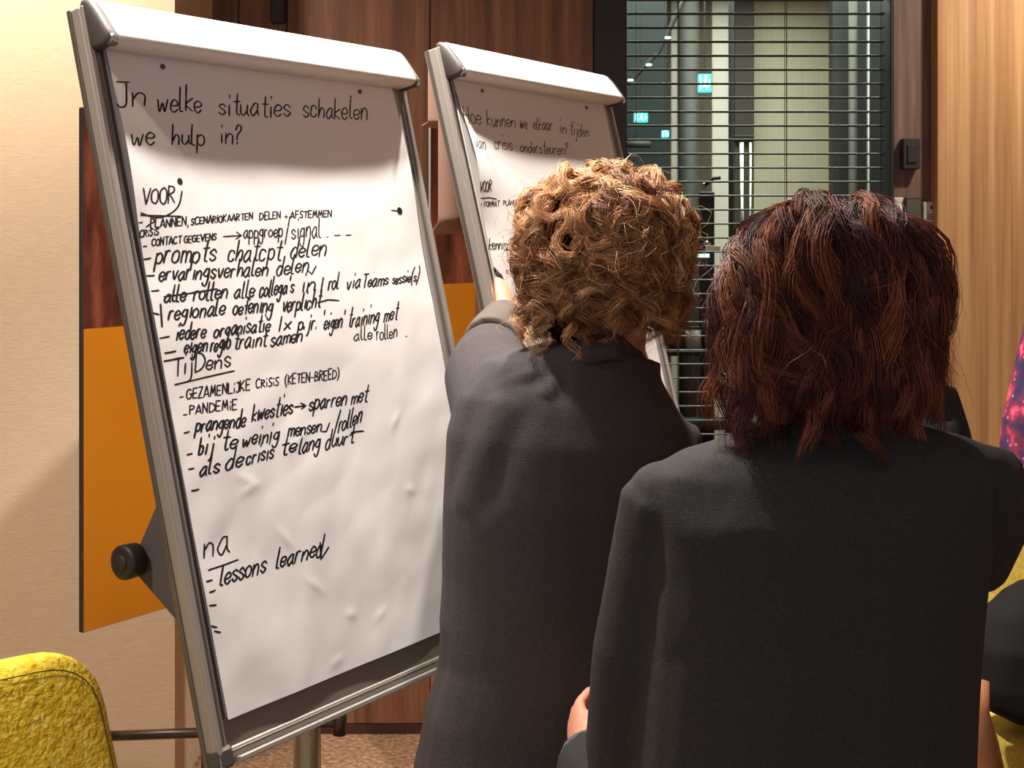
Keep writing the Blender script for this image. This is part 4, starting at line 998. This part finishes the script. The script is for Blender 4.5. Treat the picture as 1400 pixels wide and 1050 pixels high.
tr = MB(); legs_spec(tr, hipB, yB, 1, grow=.012, foot=False); torso(tr, [(hipB-Vector((0, 0, .06)), .165, .115, 0), (hipB+Vector((0, 0, .05)), .17, .118, 0), (hipB+Vector((0, 0, .15)), .155, .11, 0)], yB)
cloth_obj('trousers', tr, trous, rootB, .010, .004, (8, 8, 4), 6); shoes(rootB, hipB, yB)
envB = Env(hcB+Vector((0, -.005, 0)), [(Pb(1138, 376, .01), (.116, .122, .116)), (Pb(1060, 435, .0), (.064, .085, .108)), (Pb(1206, 415, .0), (.069, .085, .100)), (Pb(1115, 490, -.02), (.106, .085, .100)), (Pb(1048, 520, -.01), (.050, .065, .085)), (Pb(1195, 510, -.01), (.066, .08, .070))])
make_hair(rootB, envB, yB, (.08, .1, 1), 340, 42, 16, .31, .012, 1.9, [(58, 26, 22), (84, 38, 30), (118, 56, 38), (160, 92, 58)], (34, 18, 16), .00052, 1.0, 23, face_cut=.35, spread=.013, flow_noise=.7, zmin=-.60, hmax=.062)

# ================= person 3: at the right edge, mostly outside the picture
DC = 2.75
def Pc(px, py, dd=0): return P(px, py, DC+dd)
rootC = thing('person', (Pc(1540, 600).x, DC, 0), 'person in dark floral pink and navy top, cut off by right edge', 'person')
hcC = Pc(1552, 320, 0); yC = .55
specC = [(Pc(1535, 900), .192, .140, 0), (Pc(1538, 780), .168, .12, 0), (Pc(1540, 700), .155, .11, 0), (Pc(1542, 600), .165, .115, 0), (Pc(1545, 520), .178, .115, 0), (Pc(1546, 475), .182, .10, 0), (Pc(1548, 445), .14, .085, 0), (Pc(1550, 420), .065, .06, 0)]
body = MB(); torso(body, [(c, rx*.88, ry*.88, t) for c, rx, ry, t in specC], yC)
body.tube([Pc(1550, 440), hcC-Vector((0, 0, .06))], [.056, .052], 16); qC = head_pieces(body, hcC, yC)
hipC = Vector((Pc(1538, 900).x, DC, .88)); legs_spec(body, hipC, yC, 1)
sC = Pc(1440, 465, -.03); eC = Pc(1400, 680, -.05); wC = Pc(1500, 760, .06)
for a, b, c in ((sC, eC, wC), (Pc(1650, 480, .08), Pc(1680, 680, .1), Pc(1610, 760, .2))):
    body.tube([(a+specC[4][0])/2, a, (a+b)/2, b, (b+c)/2, c], [.055, .05, .044, .039, .034, .026], 14)
hand_pieces(body, wC, Vector((1, .6, -.2)), Vector((0, .3, -1)), 1); hand_pieces(body, Pc(1610, 760, .2), Vector((-1, .4, -.2)), Vector((0, .3, -1)), -1)
V, N, Fc = remesh(body, .0056, 2); meshobj('body', V, Fc, skin, rootC, True); face_parts(rootC, qC)
jk = MB(); torso(jk, specC, yC)
for a, b, c in ((sC, eC, wC), (Pc(1650, 480, .08), Pc(1680, 680, .1), Pc(1610, 760, .2))):
    jk.tube([(a+specC[4][0])/2, a, (a+b)/2, b, (b+c)/2, c+(b-c)*.12], [.065, .066, .064, .062, .058, .056], 18)
cloth_obj('blouse', jk, floralm, rootC, .009, .005, (7, 7, 4), 12)
tr = MB(); legs_spec(tr, hipC, yC, 1, grow=.012, foot=False); torso(tr, [(hipC-Vector((0, 0, .06)), .150, .105, 0), (hipC+Vector((0, 0, .05)), .148, .102, 0), (hipC+Vector((0, 0, .12)), .130, .09, 0)], yC)
cloth_obj('trousers', tr, trous, rootC, .011, .004, (8, 8, 4), 7); shoes(rootC, hipC, yC)
envC = Env(hcC, [(hcC+Vector((0, -.01, .03)), (.100, .125, .125))])
make_hair(rootC, envC, yC, (0, .1, 1), 120, 16, 10, .18, .006, 1.2, [(50, 34, 26), (90, 62, 44)], (44, 30, 24), .0009, .9, 31, face_cut=.3)

# ---- black coat draped over the right chair
coat = MB(); Dc = 3.14
pts = [((1352, 1400), 838, 800), ]
rows = []
n = 26
def coat_ring(y, x0, x1, d, th):
    a = P(x0, y, d); b = P(x1, y, d); c = (a+b)/2; return ring(c, Vector((1, 0, 0)), Vector((0, 1, 0)), (b.x-a.x)/2, th, n, 2.6)
coat.loft([coat_ring(796, 1396, 1500, Dc, .03), coat_ring(812, 1372, 1520, Dc-.02, .06), coat_ring(836, 1340, 1530, Dc-.03, .08), coat_ring(880, 1326, 1535, Dc-.05, .10), coat_ring(930, 1322, 1535, Dc-.05, .11), coat_ring(958, 1334, 1535, Dc-.05, .11), coat_ring(976, 1362, 1525, Dc-.05, .10), coat_ring(984, 1385, 1500, Dc-.05, .06)])
V, N, Fc = remesh(coat, .008, 4); V = folds(V, N, .012, (8, 8, 5), 17)
ct = meshobj('coat', V, Fc, coatm, None, True, loc=P(1440, 984, Dc-.05)); tag(ct, 'black coat bundled over the pale yellow chair at right edge', 'coat')
